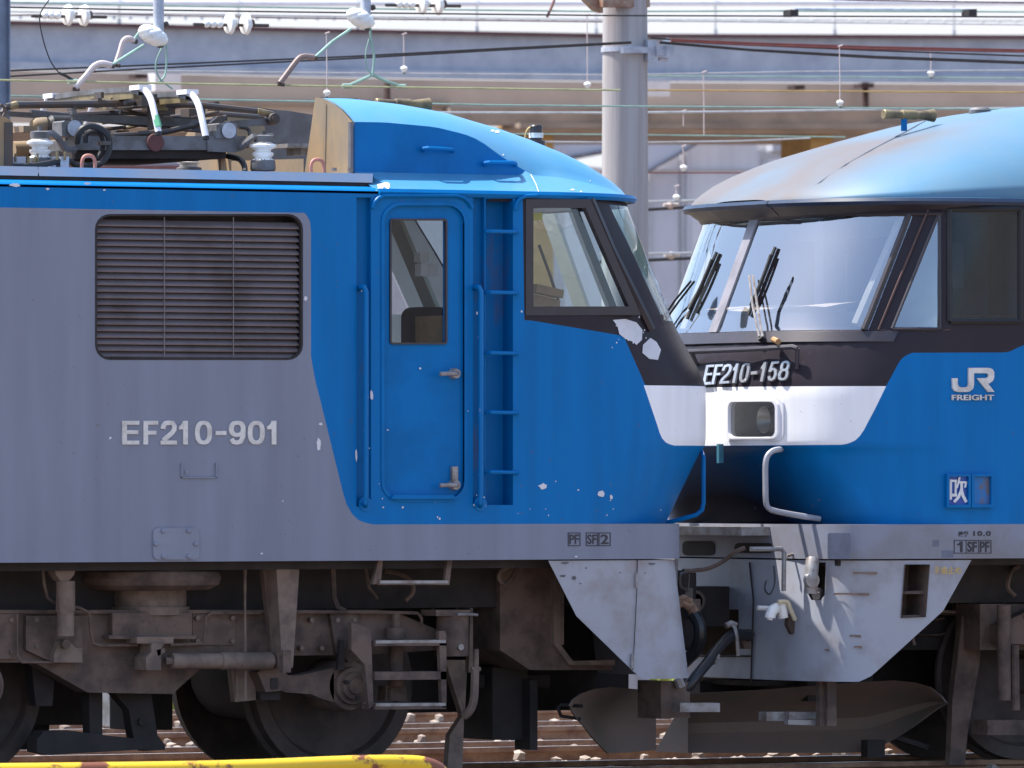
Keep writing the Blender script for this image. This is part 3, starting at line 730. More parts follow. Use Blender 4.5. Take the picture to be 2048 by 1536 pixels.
m = M(); m.tp([(1395,896,.62),(1404,905,.5),(1407,915,.46),(1407,1005,.46),(1404,1020,.46),(1392,1030,.48),(1345,1043,.55),(1325,1046,.62)], 4.6, 8); obj('grab_handle', m, mBlue, L)
# ------------------------------------------------------------------ pantograph (folded) on the left locomotive
yp = .75
m = M(); m.bx(150,272,455,300,yp,.10); m.plate([(415,272),(492,272),(487,300),(470,305),(415,303)], yp-.012, .012)
m.bx(140,302,470,318,2.05,.10); m.plate([(140,300),(330,303),(330,312),(140,308)], 1.0, .9)
for u in (180, 440): m.bx(u, 276, u+16, 298, yp+.1, 1.25)
pan = obj('pantograph', m, mPanGrey, L)
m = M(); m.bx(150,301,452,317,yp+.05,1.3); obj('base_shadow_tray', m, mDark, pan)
def insul(u, vb, vt, y, big=27):
    k = mpp(u, y); b = P(u, vb, y); h = (vb-vt)*k
    m = M(); m.lathe(b, [(23*k,0),(23*k,h*.30),(19*k,h*.34),(16*k,h*.36),(big*.78*k,h*.44),(big*.8*k,h*.50),(16*k,h*.53),(16*k,h*.58),(big*.98*k,h*.66),(big*k,h*.72),(17*k,h*.78),(17*k,h*.8)], 'z', 24); o = obj('insulator', m, mPor, pan)
    m = M(); m.lathe(b, [(24*k,0),(26*k,h*.06),(25*k,h*.28),(20*k,h*.33)], 'z', 20); m.lathe(b, [(19*k,h*.8),(20*k,h*.97),(12*k,h*1.0)], 'z', 20); m.lathe(b, [(5*k,h),(5*k,h*1.12)], 'z', 8); split('insulator_fitting', m, mPanGrey, o)
insul(80, 338, 262, .62); insul(526, 342, 270, .62); insul(378, 342, 318, 1.9, 24)
m = M(); m.tp([(64,268,.62),(104,266,.62),(118,278,.64),(130,298,.70),(150,300,.74)], 7, 6); m.tp([(545,272,.62),(505,274,.62),(494,284,.64),(484,294,.7)], 7, 6); split('mounting_arm', m, mPanGrey, pan)
m = M(); m.tp([(12,214,1.1),(30,210,1.1),(210,207,1.1),(262,205,1.1)], 7.5, 8); m.tp([(255,206,1.15),(330,199,1.2)], 5, 7); m.tp([(330,208,1.1),(400,210,1.05),(520,223,1.0),(548,230,1.0)], 6.5, 8, r2=6); m.tp([(12,214,1.1),(4,224,1.1),(8,238,1.1)], 6, 7); split('upper_arm', m, mGun, pan)
m = M(); m.tp([(18,216,1.1),(20,213,1.1),(34,209,1.1)], 8, 8); m.tp([(515,222,.99),(545,229,.99)], 6.6, 8); obj('arm_elbow', m, mBrass, pan)
m = M(); m.plate([(12,222),(60,225),(300,233),(420,240),(420,256),(300,250),(150,240),(12,232)], 1.25, .06); m.plate([(462,242),(535,236),(552,240),(550,250),(470,254),(440,252)], 1.0, .07); split('lower_arm', m, mPanGrey, pan)
m = M(); m.tp([(225,272,.95),(330,264,1.0),(420,243,1.05),(452,235,1.05)], 6, 8); m.tp([(300,238,1.9),(440,228,1.9),(545,236,1.9)], 5, 7); m.tp([(100,232,1.9),(330,222,1.9)], 6, 7); m.tp([(60,225,1.6),(430,262,1.6)], 7, 7); split('control_rod', m, mGun, pan)
m = M(); m.lathe(P(547,238,.96), [(.001,-.02),(.035,-.02),(.038,.0),(.034,.06),(.001,.06)], 'y', 18); m.lathe(P(547,238,.94), [(.001,-.01),(.016,-.01),(.016,.02)], 'y', 12); obj('knuckle_joint', m, mGun, pan)
m = M(); m.plate([(420,246),(436,233),(446,231),(452,238),(446,246),(428,250)], .98, .08); m.plate([(404,244),(412,240),(416,248),(408,250)], .98, .06)
for u, v, a, b in ((200,203,8,14),(205,190,6,12),(232,213,5,10),(300,205,9,14),(311,194,8,12),(434,212,9,18),(150,217,5,8)): m.bx(u-a/2,v-b/2,u+a/2,v+b/2,1.08,.1)
split('joint_bracket', m, mGun, pan)
# head: two collector strips lying across the track, with down-turned horns
for (u, v), nm in (((268,178),0), ((362,187),1)):
    z_ = P(u, v, .92).z; x_ = P(u, v, .92).x; m = M()
    cs = [(-.03,-.02),(.03,-.02),(.03,.012),(-.03,.012)]
    rows_ = []
    for y, dz in ((.80,-.025),(.92,0),(1.1,.004),(1.45,.008),(1.8,.004),(1.98,0),(2.10,-.025)): rows_.append([Vector((x_+a, y, z_+b+dz)) for a, b in cs+[cs[0]]])
    m.grid(rows_); hd = obj('collector_strip', m, mPanGrey, pan)
    m = M(); m.box((x_, 1.45, z_-.035), (.05, 1.15, .05)); m.box((x_, 1.2, z_-.07), (.07,.05,.05)); m.box((x_, 1.7, z_-.07), (.07,.05,.05)); obj('strip_carrier', m, mBrass, hd)
    for s in (-1, 1):
        m = M(); yy = lambda d: 1.45+s*d
        pts = [Vector((x_-.01, yy(.60), z_-.0)), Vector((x_-.005, yy(.68), z_-.01)), Vector((x_, yy(.76), z_-.07)), Vector((x_, yy(.82), z_-.17)), Vector((x_+.005, yy(.86), z_-.28))]
        m.tube(curve(pts, 5), .021, 8); m.box((x_, yy(.62), z_+.004), (.085,.14,.03)); hn = obj('horn', m, mWhiteP, hd)
        m = M(); m.tube([pts[-1]+Vector((0,0,.002)), pts[-1]+Vector((.001,s*.003,-.02))], .022, 8); obj('horn_tip', m, mRubber, hn)
        if nm == 0 and s < 0:
            m = M(); m.tube([pts[-2]+Vector((.003,-.004,-.01)), pts[-1]+Vector((0,-.002,.03))], .022, 8); obj('green_worn_patch', m, mat('green touched-up paint', (.10,.36,.20), .6), hn)
m = M()
for u, v, y in ((262,205,1.3),(345,205,1.4)): m.box(P(u, v, y), (.10,.5,.07))
m.tp([(300,190,1.2),(300,262,1.15)], 6, 6); m.tp([(250,205,1.0),(330,205,1.6)], 5, 6); obj('head_suspension', m, mGun, pan)
for (u0,v0,u1,v1,y) in ((127,241,166,272,.72),(436,246,474,276,.72)):
    m = M(); m.prism(xz(rrect(u0,v0,u1,v1,5), y), y, y+.16); m.bx(u0-3,v0+3,u0+4,v1,y-.01,.14); bb = obj('bearing_block', m, mPanGrey, pan)
    m = M(); m.lathe(P((u0+u1)/2+2,(v0+v1)/2,y-.004), [(.045,0),(.05,-.008),(.035,-.01),(.001,-.01)], 'y', 16); obj('bearing_cover', m, mGalv, bb)
m = M(); m.tp([(146,241,.74),(147,222,.74)], 4.5, 7); m.tp([(147,230,.74),(147,222,.74)], 7, 8); obj('stop_bolt', m, mPanGrey, pan)
m = M(); c = P(84, 252, 1.25); k = mpp(84, 1.25); m.lathe(c, [(.001,-24*k),(11*k,-23*k),(16*k,-16*k),(18*k,0),(18*k,8*k),(15*k,10*k),(15*k,13*k),(18*k,15*k),(18*k,20*k),(14*k,24*k)], 'x', 18); m.bx(47,252,76,264,1.15,.3); obj('raising_motor', m, mBrownPlate, pan)
m = M(); m.lathe(P(122,250,1.2), [(.04,-.09),(.06,-.07),(.06,.06),(.03,.08)], 'x', 14); obj('bellows', m, mRubber, pan)
m = M(); m.lathe(P(310,285,.74), [(.057,0),(.057,-.012),(.052,-.016),(.001,-.016)], 'y', 22); obj('red_disc', m, mMaroon if False else mat('dull red disc paint', (.10,.035,.035), .8), pan)
m = M()
m.tp([(154,285,.66),(156,270,.62),(165,257,.6),(182,252,.6),(202,258,.6),(216,272,.6),(219,288,.6),(216,308,.6),(202,326,.6),(180,332,.6),(150,329,.58),(140,322,.56),(118,322,.5),(90,328,.45),(50,333,.4),(-10,332,.4),(-60,332,.4)], 6.5, 8, 4)
m.tp([(171,285,.68),(173,268,.66),(186,262,.64),(200,266,.64),(206,286,.64),(204,300,.64),(194,318,.64)], 5, 8, 4); hs = split('power_cable', m, mRubber, pan)
m = M(); m.bx(205,282,222,290,.57,.08); obj('cable_clamp', m, mGun, hs)
m = M(); m.bx(108,313,122,322,.5,.1); m.bx(121,313,138,335,.48,.1); m.bx(26,313,52,327,.5,.1); m.bx(100,330,112,335,.48,.1); split('cable_terminal', m, mGalv, L)
m = M()
for u, v in ((57,318),(70,318),(75,312),(31,312),(114,308),(130,308)): m.tp([(u,v+12,.47),(u,v,.47),(u,v-5,.47)], 2.6, 6)
split('terminal_bolt', m, mBrass, L)
for u, v, mm in ((177,334,mPink),(635,342,mPink)):
    m = M(); m.tp([(u-13,v+2,.2),(u-13,v-10,.2),(u-9,v-20,.2),(u,v-23,.2),(u+9,v-20,.2),(u+13,v-10,.2),(u+13,v+2,.2)], 3.8, 8, 3); obj('lifting_lug', m, mm, L)
m = M(); m.plate([(-120,233),(8,233),(20,238),(25,248),(25,334),(-120,334)], .35, .25); bx_ = obj('roof_cabinet', m, mBrownPlate, L)
m = M(); m.bx(9,245,26,334,.345,.3); m.tp([(0,209,.5),(8,214,.5),(11,225,.5),(6,234,.5)], 3.5, 7); obj('cabinet_edge', m, mGun, bx_)
m = M(); m.tp([(455,312,.9),(478,318,.8),(488,330,.7),(490,345,.6)], 6, 8, 4); m.tp([(478,254,.72),(496,258,.72),(500,270,.70)], 4, 7, 3); split('earth_cable', m, mRubber, pan)
m = M(); m.tp([(25,300,1.5),(135,296,1.5)], 18, 10); obj('roof_duct', m, mBrownPlate, L)
random.seed(12)
for i in range(15):
    u = random.uniform(70, 440); v = random.uniform(206, 285); y = random.uniform(1.0, 1.95); w_ = random.uniform(60, 150); m = M(); m.tp([(u,v,y),(u+w_*.5,v+random.uniform(-8,8),y),(u+w_,v+random.uniform(-14,14),y)], random.uniform(2.5, 5), 6); obj('linkage_rod', m, mGun if i % 4 else mBrass, pan)
for i in range(7):
    u = random.uniform(90, 420); v = random.uniform(200, 262); m = M(); m.bx(u, v, u+random.uniform(12, 34), v+random.uniform(14, 30), random.uniform(1.0,1.8), .12); obj('linkage_block', m, mGun, pan)
# ------------------------------------------------------------------ left cab interior
m = M(); x0, x1 = X(600), X(1150); zf, zc2 = zb(700), zb(392)
m.box((x0, 1.45, (zf+zc2)/2), (.04, 2.5, zc2-zf)); m.box(((x0+x1)/2, 1.45, zf-.3), (x1-x0+1.0, 2.5, .04)); obj('cab_lining', m, mCab, L)
m = M(); m.box(((x0+X(1110))/2, 1.45, zb(394)), (X(1110)-x0, 2.5, .03)); obj('cab_ceiling', m, mBeige, L)
m = M(); m.box((P(1150,690,.9).x, 1.0, zb(650)), (.5, 1.6, .16)); obj('driver_desk', m, mBlack, L)
m = M(); m.plate(rrect(820,614,900,760,20), .85, .12); m.plate(rrect(840,700,930,740,10), .6, .5); obj('driver_seat', m, mMaroon, L)
m = M(); m.plate([(857,632),(891,631),(893,700),(858,700)], .62, .18); obj('cardboard_box', m, mCard, L)
m = M(); m.bx(1066,425,1085,440,.3,.3); obj('tape_roll', m, mHi, L)
m = M(); m.bx(842,528,857,552,.6,.08); m.bx(858,528,876,552,.6,.08); m.bx(840,505,858,524,.7,.08); split('switch_box', m, mCab, L)
m = M(); m.tube([P(790,440,1.6), P(868,625,1.6)], .055, 4); obj('cab_brace', m, mBeige, L)
m = M(); m.tube([P(1095,420,2.5), P(1180,660,2.2)], .06, 4); obj('cab_brace', m, mBeige, L)
m = M(); m.plate([(1075,568),(1128,580),(1126,596),(1072,584)], .7, .1); m.plate([(1068,588),(1120,600),(1120,613),(1068,613)], .75, .12); split('paper_stand', m, mCard, L)
m = M(); m.tp([(1078,490,1.0),(1100,550,1.0),(1118,605,1.0)], 3.5, 6); obj('wiper_arm', m, mRubber, L)
# ------------------------------------------------------------------ running gear, shared builder for both locomotives
def bogie_for(Lc, xa, sgn):
    """xa: middle of the bogie along the track; sgn +1 when the end step is on the right"""
    U = lambda u: xa+sgn*(X(u, .40)-X(300, .40))           # u as measured on the left bogie
    def Q(u, v, y): return Vector((xa+sgn*(P(u, v, y).x-X(300, .40)), y, P(u, v, y).z))
    class B(M):
        def plate(s, pts, y, t, holes=()): s.prism([(Q(u,v,y).x, Q(u,v,y).z) for u, v in pts], y, y+t)
        def tp(s, pts, r, seg=8, smooth=0, r2=None):
            q = [Q(*t) for t in pts]; q = curve(q, smooth) if smooth else q
            s.tube(q, r*mpp(500, .4), seg, r2=None if r2 is None else r2*mpp(500, .4))
    m = B()
    m.plate([(-300,1222),(750,1222),(800,1228),(880,1262),(880,1300),(720,1310),(590,1311),(430,1311),(345,1388),(175,1385),(70,1325),(-160,1325),(-300,1300)], .40, .16)
    m.plate([(-300,1222),(-130,1222),(-130,1228),(-300,1228)], .36, .05); m.plate([(-150,1220),(760,1220),(760,1227),(-150,1227)], .37, .25)
    m.plate([(-300,1222),(880,1262),(880,1300),(-300,1300)], 2.34, .16)
    m.plate([(225,1226),(384,1226),(384,1275),(225,1275)], .33, .08); m.plate([(218,1271),(392,1271),(392,1278),(218,1278)], .30, .12)
    m.plate([(52,1232),(165,1232),(165,1320),(95,1320),(52,1300)], .36, .05); m.plate([(-120,1228),(33,1228),(33,1318),(-120,1318)], .37, .05)
    m.plate([(385,1228),(470,1228),(470,1290),(385,1290)], .385, .02)
    m.plate([(660,1226),(715,1226),(730,1320),(700,1325),(672,1305)], .36, .05)
    bg_ = obj('bogie', m, mDust, Lc)
    m = B(); c = Q(300, 1156, .55); m.lathe(c, [(.30,-.075),(.37,-.07),(.425,-.04),(.44,0),(.425,.04),(.37,.07),(.25,.075)], 'z', 36); sp_ = obj('air_spring', m, mDust, bg_)
    c = Q(300, 1200, .55); m = B(); m.lathe(c, [(.245,-.09),(.245,-.04),(.225,-.04),(.225,.09)], 'z', 28); obj('spring_pedestal', m, mDustL, sp_)
    m = B(); m.tp([(330,1322,.26),(345,1322,.26)], 8, 8); m.tp([(342,1322,.26),(440,1322,.26)], 16, 14); m.tp([(440,1322,.26),(442,1322,.26)], 17.5, 14); m.tp([(442,1322,.26),(542,1322,.26)], 18, 14); m.tp([(540,1322,.26),(575,1322,.26)], 9, 8); obj('yaw_damper', m, mDustL, bg_)
    m = B(); m.plate([(274,1274),(347,1274),(347,1287),(274,1287)], .22, .2); m.plate([(303,1287),(328,1287),(322,1300),(322,1340),(292,1340),(292,1315),(303,1305)], .2, .16); m.plate([(313,1300),(330,1296),(330,1305),(316,1312)], .2, .1); obj('damper_bracket', m, mDustL, bg_)
    m = B(); m.plate([(552,1118),(600,1118),(586,1335),(564,1338),(563,1310)], .16, .14); bk = obj('bolster_bracket', m, mDustL, bg_)
    m = B(); m.plate([(523,1118),(552,1118),(563,1312),(545,1300)], .30, .05); m.plate([(566,1300),(582,1300),(582,1345),(566,1345)], .14, .05); split('bracket_web', m, mDust, bk)
    m = B(); m.tp([(131,1162,.24),(131,1222,.24)], 19, 16); m.tp([(131,1222,.24),(131,1272,.24)], 17, 16); m.plate([(108,1310),(118,1284),(128,1278),(140,1284),(152,1296),(165,1296),(165,1325),(108,1325)], .3, .12); m.plate([(106,1126),(155,1126),(148,1150),(138,1162),(122,1162),(112,1150)], .2, .1); d_ = obj('vertical_damper', m, mDustL, bg_)
    m = B()
    for k in range(5): m.tp([(112,1206+k*4,.22),(150,1208+k*4,.22)], 2.2, 6)
    m.lathe(Q(130,1288,.28), [(.028,-.02),(.028,.02)], 'y', 12); split('damper_binding', m, mDust, d_)
    m = B()
    m.tp([(85,1130,.3),(88,1165,.3),(95,1195,.3),(108,1205,.3),(160,1216,.3),(178,1225,.3),(181,1260,.32),(186,1286,.34),(200,1291,.34),(275,1290,.34)], 3.4, 6)
    m.tp([(340,1290,.34),(405,1287,.34),(410,1270,.34),(412,1235,.34),(422,1226,.34),(520,1226,.34)], 3.2, 6)
    m.tp([(34,1228,.34),(34,1310,.34),(44,1324,.34),(120,1325,.34)], 3, 6); m.tp([(580,1224,.33),(760,1224,.33),(835,1226,.33),(843,1236,.33),(843,1250,.34)], 3.4, 6)
    m.tp([(665,1125,.4),(668,1195,.4),(676,1215,.36),(690,1222,.34)], 6, 7); m.tp([(730,1130,.5),(738,1175,.5),(755,1198,.5)], 3.5, 6); m.tp([(770,1142,.6),(800,1148,.55),(822,1162,.5),(826,1185,.5),(810,1202,.5)], 5, 6, 3)
    m.tp([(1030,1128,.4),(1005,1140,.4),(998,1155,.4),(1008,1168,.4),(1022,1160,.4),(1035,1135,.4)], 5, 6, 3); split('brake_pipe', m, mDust, bg_)
    m = B(); m.tp([(490,1125,.3),(490,1150,.3)], 4, 6); m.tp([(490,1150,.3),(490,1185,.3)], 3.2, 6); m.tp([(490,1185,.3),(491,1400,.3)], 2.6, 6); m.plate([(455,1275),(510,1275),(512,1400),(470,1404)], .44, .06); m.tp([(473,1300,.42),(474,1395,.42)], 3, 6); obj('height_valve_rod', m, mDustL, bg_)
    # axle boxes, radius arms
    for du in (0, -740):
        m = B(); c = Q(711+du, 1372, .30)
        m.lathe(c, [(.001,-.02),(.05,-.02),(.055,.0),(.085,.0),(.09,.03),(.115,.03),(.12,.06),(.15,.06),(.165,.09),(.165,.40),(.1,.45)], 'y', 28)
        m.plate([(560+du,1350),(600+du,1351),(640+du,1342),(668+du,1335),(668+du,1405),(645+du,1398),(622+du,1388),(575+du,1385),(555+du,1380)], .36, .14)
        m.plate([(515+du,1345),(530+du,1335),(560+du,1335),(576+du,1350),(574+du,1372),(560+du,1382),(532+du,1384)], .32, .2); ax = obj('axle_box', m, mDust, bg_)
        m = B(); m.plate([(542+du,1356),(556+du,1356),(556+du,1378),(542+du,1378)], .312, .01)
        for t in (0, 120, 240):
            cc = c+Vector((.075*math.cos(R(t+40)), -.002, .075*math.sin(R(t+40)))); m.lathe(cc, [(.014,-.02),(.014,.02)], 'y', 6)
        m.plate([(520+du,1382),(562+du,1382),(560+du,1400),(522+du,1400)], .4, .1); m.plate([(680+du,1280),(688+du,1280),(690+du,1340),(676+du,1340)], .30, .03); split('axle_box_fittings', m, mDark, ax)
    for dx in (1.54, -1.06):
        wheel(bg_, xa+sgn*dx-.02, .92-.06); wheel(bg_, xa+sgn*dx-.02, 1.98+.06, -1)
        m = M(); m.tube([Vector((xa+sgn*dx, .95, .56)), Vector((xa+sgn*dx, 1.95, .56))], .09, 12); obj('axle', m, mDark, bg_)
        m = M(); m.lathe((xa+sgn*(dx*.80+.05), 1.45, .62), [(.28,-.38),(.30,-.36),(.30,.36),(.28,.38)], 'y', 20); obj('traction_motor', m, mDark, bg_)
    m = B(); m.plate([(228,1385),(302,1385),(315,1470),(330,1490),(330,1500),(290,1502),(268,1480),(258,1420)], .62, .1); m.plate([(178,1385),(205,1385),(205,1475),(180,1475)], .62, .1); m.plate([(88,1462),(150,1462),(205,1470),(300,1480),(300,1498),(100,1510),(74,1505),(74,1480)], .55, .14); m.lathe(Q(284,1444,.6), [(.022,-.004),(.022,.02)], 'y', 12); m.plate([(62,1320),(110,1340),(105,1412),(72,1412)], .6, .1); split('brake_rigging', m, mDark, bg_)
    if sgn < 0: return bg_
    # step ladder on the bogie end and the damper behind it
    m = B(); m.plate([(703,1245),(742,1258),(747,1412),(738,1418),(730,1330),(703,1300)], .14, .04)
    m.plate([(878,1262),(890,1262),(893,1270),(893,1415),(884,1415)], .12, .04)
    for a, b in ((1282,1292),(1344,1360),(1408,1419)): m.plate([(750,a),(893,a-1),(893,b-1),(750,b)], .12, .18)
    st_ = obj('step_ladder', m, mDust, bg_)
    m = B()
    for a in (1282, 1408): m.plate([(752,a-1.2),(892,a-2.2),(892,a+4),(752,a+5)], .115, .185)
    split('worn_tread', m, mSteel, st_)
    m = B(); m.tp([(792,1225,.34),(792,1256,.34)], 8, 8); m.tp([(792,1256,.34),(792,1278,.34)], 21, 16); m.tp([(792,1278,.34),(792,1345,.34)], 14, 14); m.tp([(792,1345,.34),(792,1372,.34)], 16, 14); m.plate([(772,1372),(812,1372),(815,1402),(770,1402)], .36, .1); m.tp([(782,1402,.36),(782,1376,.34)], 5, 6); obj('primary_damper', m, mDust, bg_)
    m = B(); m.tp([(905,1228,.3),(905,1312,.3)], 33, 18); m.plate([(872,1220),(940,1220),(940,1232),(872,1232)], .2, .2); m.plate([(940,1216),(946,1216),(946,1345),(938,1345)], .3, .05); tk = obj('sand_box', m, mDust, bg_)
    m = B(); m.lathe(Q(921,1294,.19), [(.02,-.01),(.02,.02)], 'y', 12); m.tp([(915,1229,.18),(945,1229,.18),(955,1230,.18)], 3, 6); obj('sand_box_cap', m, mSteel, tk)
    m = B(); m.tp([(952,1298,.3),(952,1330,.3),(951,1338,.3)], 6, 8); m.tp([(942,1338,.3),(960,1338,.3)], 5, 6); m.tp([(950,1338,.3),(948,1395,.3),(940,1420,.32),(928,1432,.36)], 9, 8, 3); m.tp([(925,1400,.36),(932,1436,.36)], 3, 6); m.plate([(890,1320),(935,1320),(930,1425),(900,1470),(895,1536),(925,1536),(928,1440)], .6, .06); obj('sand_pipe', m, mDustL, tk)
    return bg_
def underfloor(Lc, xs0, xs1):
    m = M(); z1 = zb(1122); zm = zb(1224)
    m.box(((xs0+xs1)/2, 1.45, (z1+zm)/2+.02), (abs(xs1-xs0), 1.7, z1-zm)); m.box(((xs0+xs1)/2, 1.45, z1-.02), (abs(xs1-xs0), 2.6, .05)); return obj('underframe', m, mDark, Lc)
def clutter(Lc, u0, u1, seed):
    random.seed(seed)
    for i in range(16):
        u = random.uniform(u0, u1); v = random.uniform(1130, 1200); y = random.uniform(.75, 1.2); m = M(); q = [(u, v, y)]
        for k in range(random.randint(2, 4)):
            if k % 2: u += random.uniform(-150, 150)
            else: v += random.uniform(25, 70)
            q.append((u, min(v, 1330), y))
        m.tp(q, random.uniform(2.2, 5), 6, 4); obj('pipe', m, mDust if i % 3 else mDustL, Lc)
    for i in range(9):
        u = random.uniform(u0, u1); m = M(); m.bx(u, 1128, u+random.uniform(25, 80), random.uniform(1150, 1195), random.uniform(.5,.9), .2); obj('equipment_case', m, mDust, Lc)
clutter(L, -60, 1080, 5)
m = M()
for u, v in ((70,1240),(70,1292),(392,1236),(392,1282),(462,1236),(462,1282),(-108,1240),(20,1240),(-108,1304),(20,1304),(240,1236),(368,1236),(672,1240),(705,1240),(620,1240),(640,1296),(600,1296)): m.lathe(P(u, v, .385), [(.016,-.03),(.016,.02)], 'y', 6)
split('bolt', m, mDustL, L)
xb_ = X(300, .40); BL = bogie_for(L, xb_, 1); underfloor(L, XE, X(1240))
m = M(); m.plate([(745,1168),(758,1118),(766,1118),(762,1163),(890,1161),(895,1118),(905,1118),(899,1168)], .06, .03); m.bx(757,1161,899,1170,.05,.16); us = obj('door_step', m, mDust, L)
m = M(); m.bx(760,1161,897,1167,.045,.165); split('worn_tread', m, mSteel, us)
m = M(); m.plate([(1000,1125),(1105,1125),(1105,1280),(1140,1325),(1225,1328),(1225,1340),(1060,1340),(1000,1300)], .55, .6); eb = obj('equipment_box', m, mDust, L)
m = M(); m.plate([(1108,1122),(1122,1122),(1122,1290),(1146,1322),(1230,1320),(1230,1330),(1140,1330),(1108,1288)], .5, .06); m.bx(1122,1122,1128,1290,.51,.04); split('box_edge', m, mDustL, eb)
m = M(); m.bx(985,1335,1055,1480,.9,.4); m.bx(1060,1360,1075,1500,.8,.2); m.bx(960,1350,1100,1375,1.0,.3); m.lathe(P(1010,1415,1.0), [(.001,0),(.12,0),(.14,.05),(.14,.3)], 'y', 20); split('brake_gear', m, mDark, L)
m = M(); m.box((X(900,1.6), 1.7, .75), (2.6, .3, .8)); m.box((X(-200,1.6), 1.9, .6), (2.2, .3, .9)); m.bx(-160,1330,185,1450,1.5,.3); m.bx(262,1330,345,1460,1.5,.3); split('underframe_dark_block', m, mDark, L)  # dark blocks added to shut out light and close bright gaps underneath
def plough(Lc, top, bot, y_out, y_in, name='snow_plough'):
    """curved blade: outlines measured along its upper and lower edge from the outer end to the middle"""
    m = M(); n = len(top); rows_ = []
    for k in range(7):
        t = k/6; bow = .26*math.sin(math.pi*t*.9)-.10*(1-t)**2; row = []
        for i in range(n):
            y = y_out+(y_in-y_out)*i/(n-1)+bow
            row.append(P(top[i][0]+(bot[i][0]-top[i][0])*t, top[i][1]+(bot[i][1]-top[i][1])*t, y))
        rows_.append(row)
    m.grid(rows_); m.grid([[p+Vector((0,.02,0)) for p in r] for r in rows_]); m.grid([rows_[0], [p+Vector((0,.02,0)) for p in rows_[0]]]); m.grid([rows_[-1], [p+Vector((0,.02,0)) for p in rows_[-1]]])
    return obj(name, m, mPlow, Lc)
pl = plough(L, [(1140,1412),(1146,1400),(1162,1388),(1190,1378),(1225,1374),(1270,1378),(1312,1380)], [(1141,1416),(1150,1432),(1166,1450),(1185,1475),(1216,1507),(1262,1505),(1312,1500)], .25, 1.3)
m = M(); m.tp([(1165,1412,.5),(1122,1410,.6),(1116,1416,.6),(1122,1432,.6),(1160,1438,.6)], 4, 6); obj('plough_stay', m, mDark, pl)
m = M(); m.bx(1322,1362,1342,1438,.5,.3); m.bx(1342,1364,1380,1436,.52,.3); gd = obj('rail_guard', m, mDust, L)
m = M(); m.bx(1360,1406,1440,1424,.3,.1); obj('guard_step', m, mSteel, gd)
# ------------------------------------------------------------------ right locomotive
OR = Vector((X(1900), YC, 0))
Rr = thing('electric_locomotive', OR, 'blue electric locomotive number EF210-158 with white nose band and bright windscreen, at right', 'locomotive', 'coupled electric locomotives')
XF = 10.0
nR = Nose(-1, [(380,1515),(400,1515),(440,1510),(660,1430),(690,1413),(772,1390),(892,1390),(906,1402),(1046,1444)], 1.04)
q = Paint('locomotive livery', OR); rx = OR.x; zr = lambda v, u=1780: P(u, v, 0).z
xr_ = q.curve(q.z, [(zr(v), X(u)-rx) for v, u in ((600,1980),(700,1850),(705,1832),(708,1826),(712,1819),(718,1813),(726,1808),(772,1786),(860,1752),(872,1746),(881,1739),(887,1730),(890,1718),(893,1300),(1060,1300))])
zt_ = q.curve(q.x, [(X(u)-rx, zr(v, u)) for u, v in ((1300,705),(1800,705.5),(2010,705),(2020,703),(2034,696),(2048,690),(2200,690))])
blueR = q.both(q.gt(q.x, xr_), q.gt(zt_, q.z))
whiteR = q.both(q.gt(xr_, q.x), q.gt(zr(772), q.z), q.gt(q.z, zr(891)))
blackR = q.gt(q.z, zr(772)); 
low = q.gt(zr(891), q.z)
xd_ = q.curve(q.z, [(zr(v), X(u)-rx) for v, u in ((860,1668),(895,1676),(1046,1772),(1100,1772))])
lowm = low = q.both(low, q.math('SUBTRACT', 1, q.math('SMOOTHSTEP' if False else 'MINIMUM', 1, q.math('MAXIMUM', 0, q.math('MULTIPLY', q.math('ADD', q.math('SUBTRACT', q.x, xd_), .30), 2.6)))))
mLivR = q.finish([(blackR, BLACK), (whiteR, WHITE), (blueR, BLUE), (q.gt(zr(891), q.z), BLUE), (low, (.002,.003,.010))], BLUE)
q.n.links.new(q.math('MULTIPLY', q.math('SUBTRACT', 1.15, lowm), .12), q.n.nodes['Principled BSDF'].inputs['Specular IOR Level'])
zrows = [zr(v) for v in (1049,1030,1000,970,940,915,905,898,892,880,860,830,800,772,750,720,704,690,675,662,650,620,580,540,500,470,440,420,402)]
bm = bm_of(nR.grid(zrows, XF, 12))
sash_o = npoly(nR, [(1903,423),(2036,423),(2036,638),(1903,638)]); tri_o = npoly(nR, [(1876,432),(1876,655),(1788,655)])
paneS = cut(bm, sash_o, 'y', near); paneT = cut(bm, tri_o, 'y', near)
wz0, wz1 = nR.N(1560, 661).z, nR.N(1560, 434).z
yb, yt = nR.N(1738, 655).y, nR.N(1826, 428).y
panes = []; CLR = []
for s in (1, -1):
    pq = [(YC-s*.05, wz0), (YC-s*(YC-yb), wz0), (YC-s*(YC-yt), wz1), (YC-s*.05, wz1)]
    panes.append(cut(bm, pq, 'x', lambda c: c.x < nR.xc(c.z)+1.03))
lamp_c = []
for s in (1, -1):
    a, b = nR.N(1462, 840).y, nR.N(1556, 840).y; lz0, lz1 = nR.N(1508, 875).z, nR.N(1508, 803).z
    y0, y1 = sorted((YC-s*(YC-a), YC-s*(YC-b))); r = .045; poly = []
    for cy, cz, t0 in ((y1-r, lz1-r, 0), (y0+r, lz1-r, 90), (y0+r, lz0+r, 180), (y1-r, lz0+r, 270)):
        for k in range(5): t = R(t0+22.5*k); poly.append((cy+r*math.cos(t), cz+r*math.sin(t)))
    lamp_c.append((s, poly, cut(bm, poly, 'x', lambda c: c.x < nR.xc(c.z)+.8)))
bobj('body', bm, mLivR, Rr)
for pnl in panes: pane('windscreen', pnl, mGlassW, Rr)
tint = pane('side_window_pane', paneS, mGlassDk, Rr); pane('quarter_window_pane', paneT, mGlassSky, Rr)
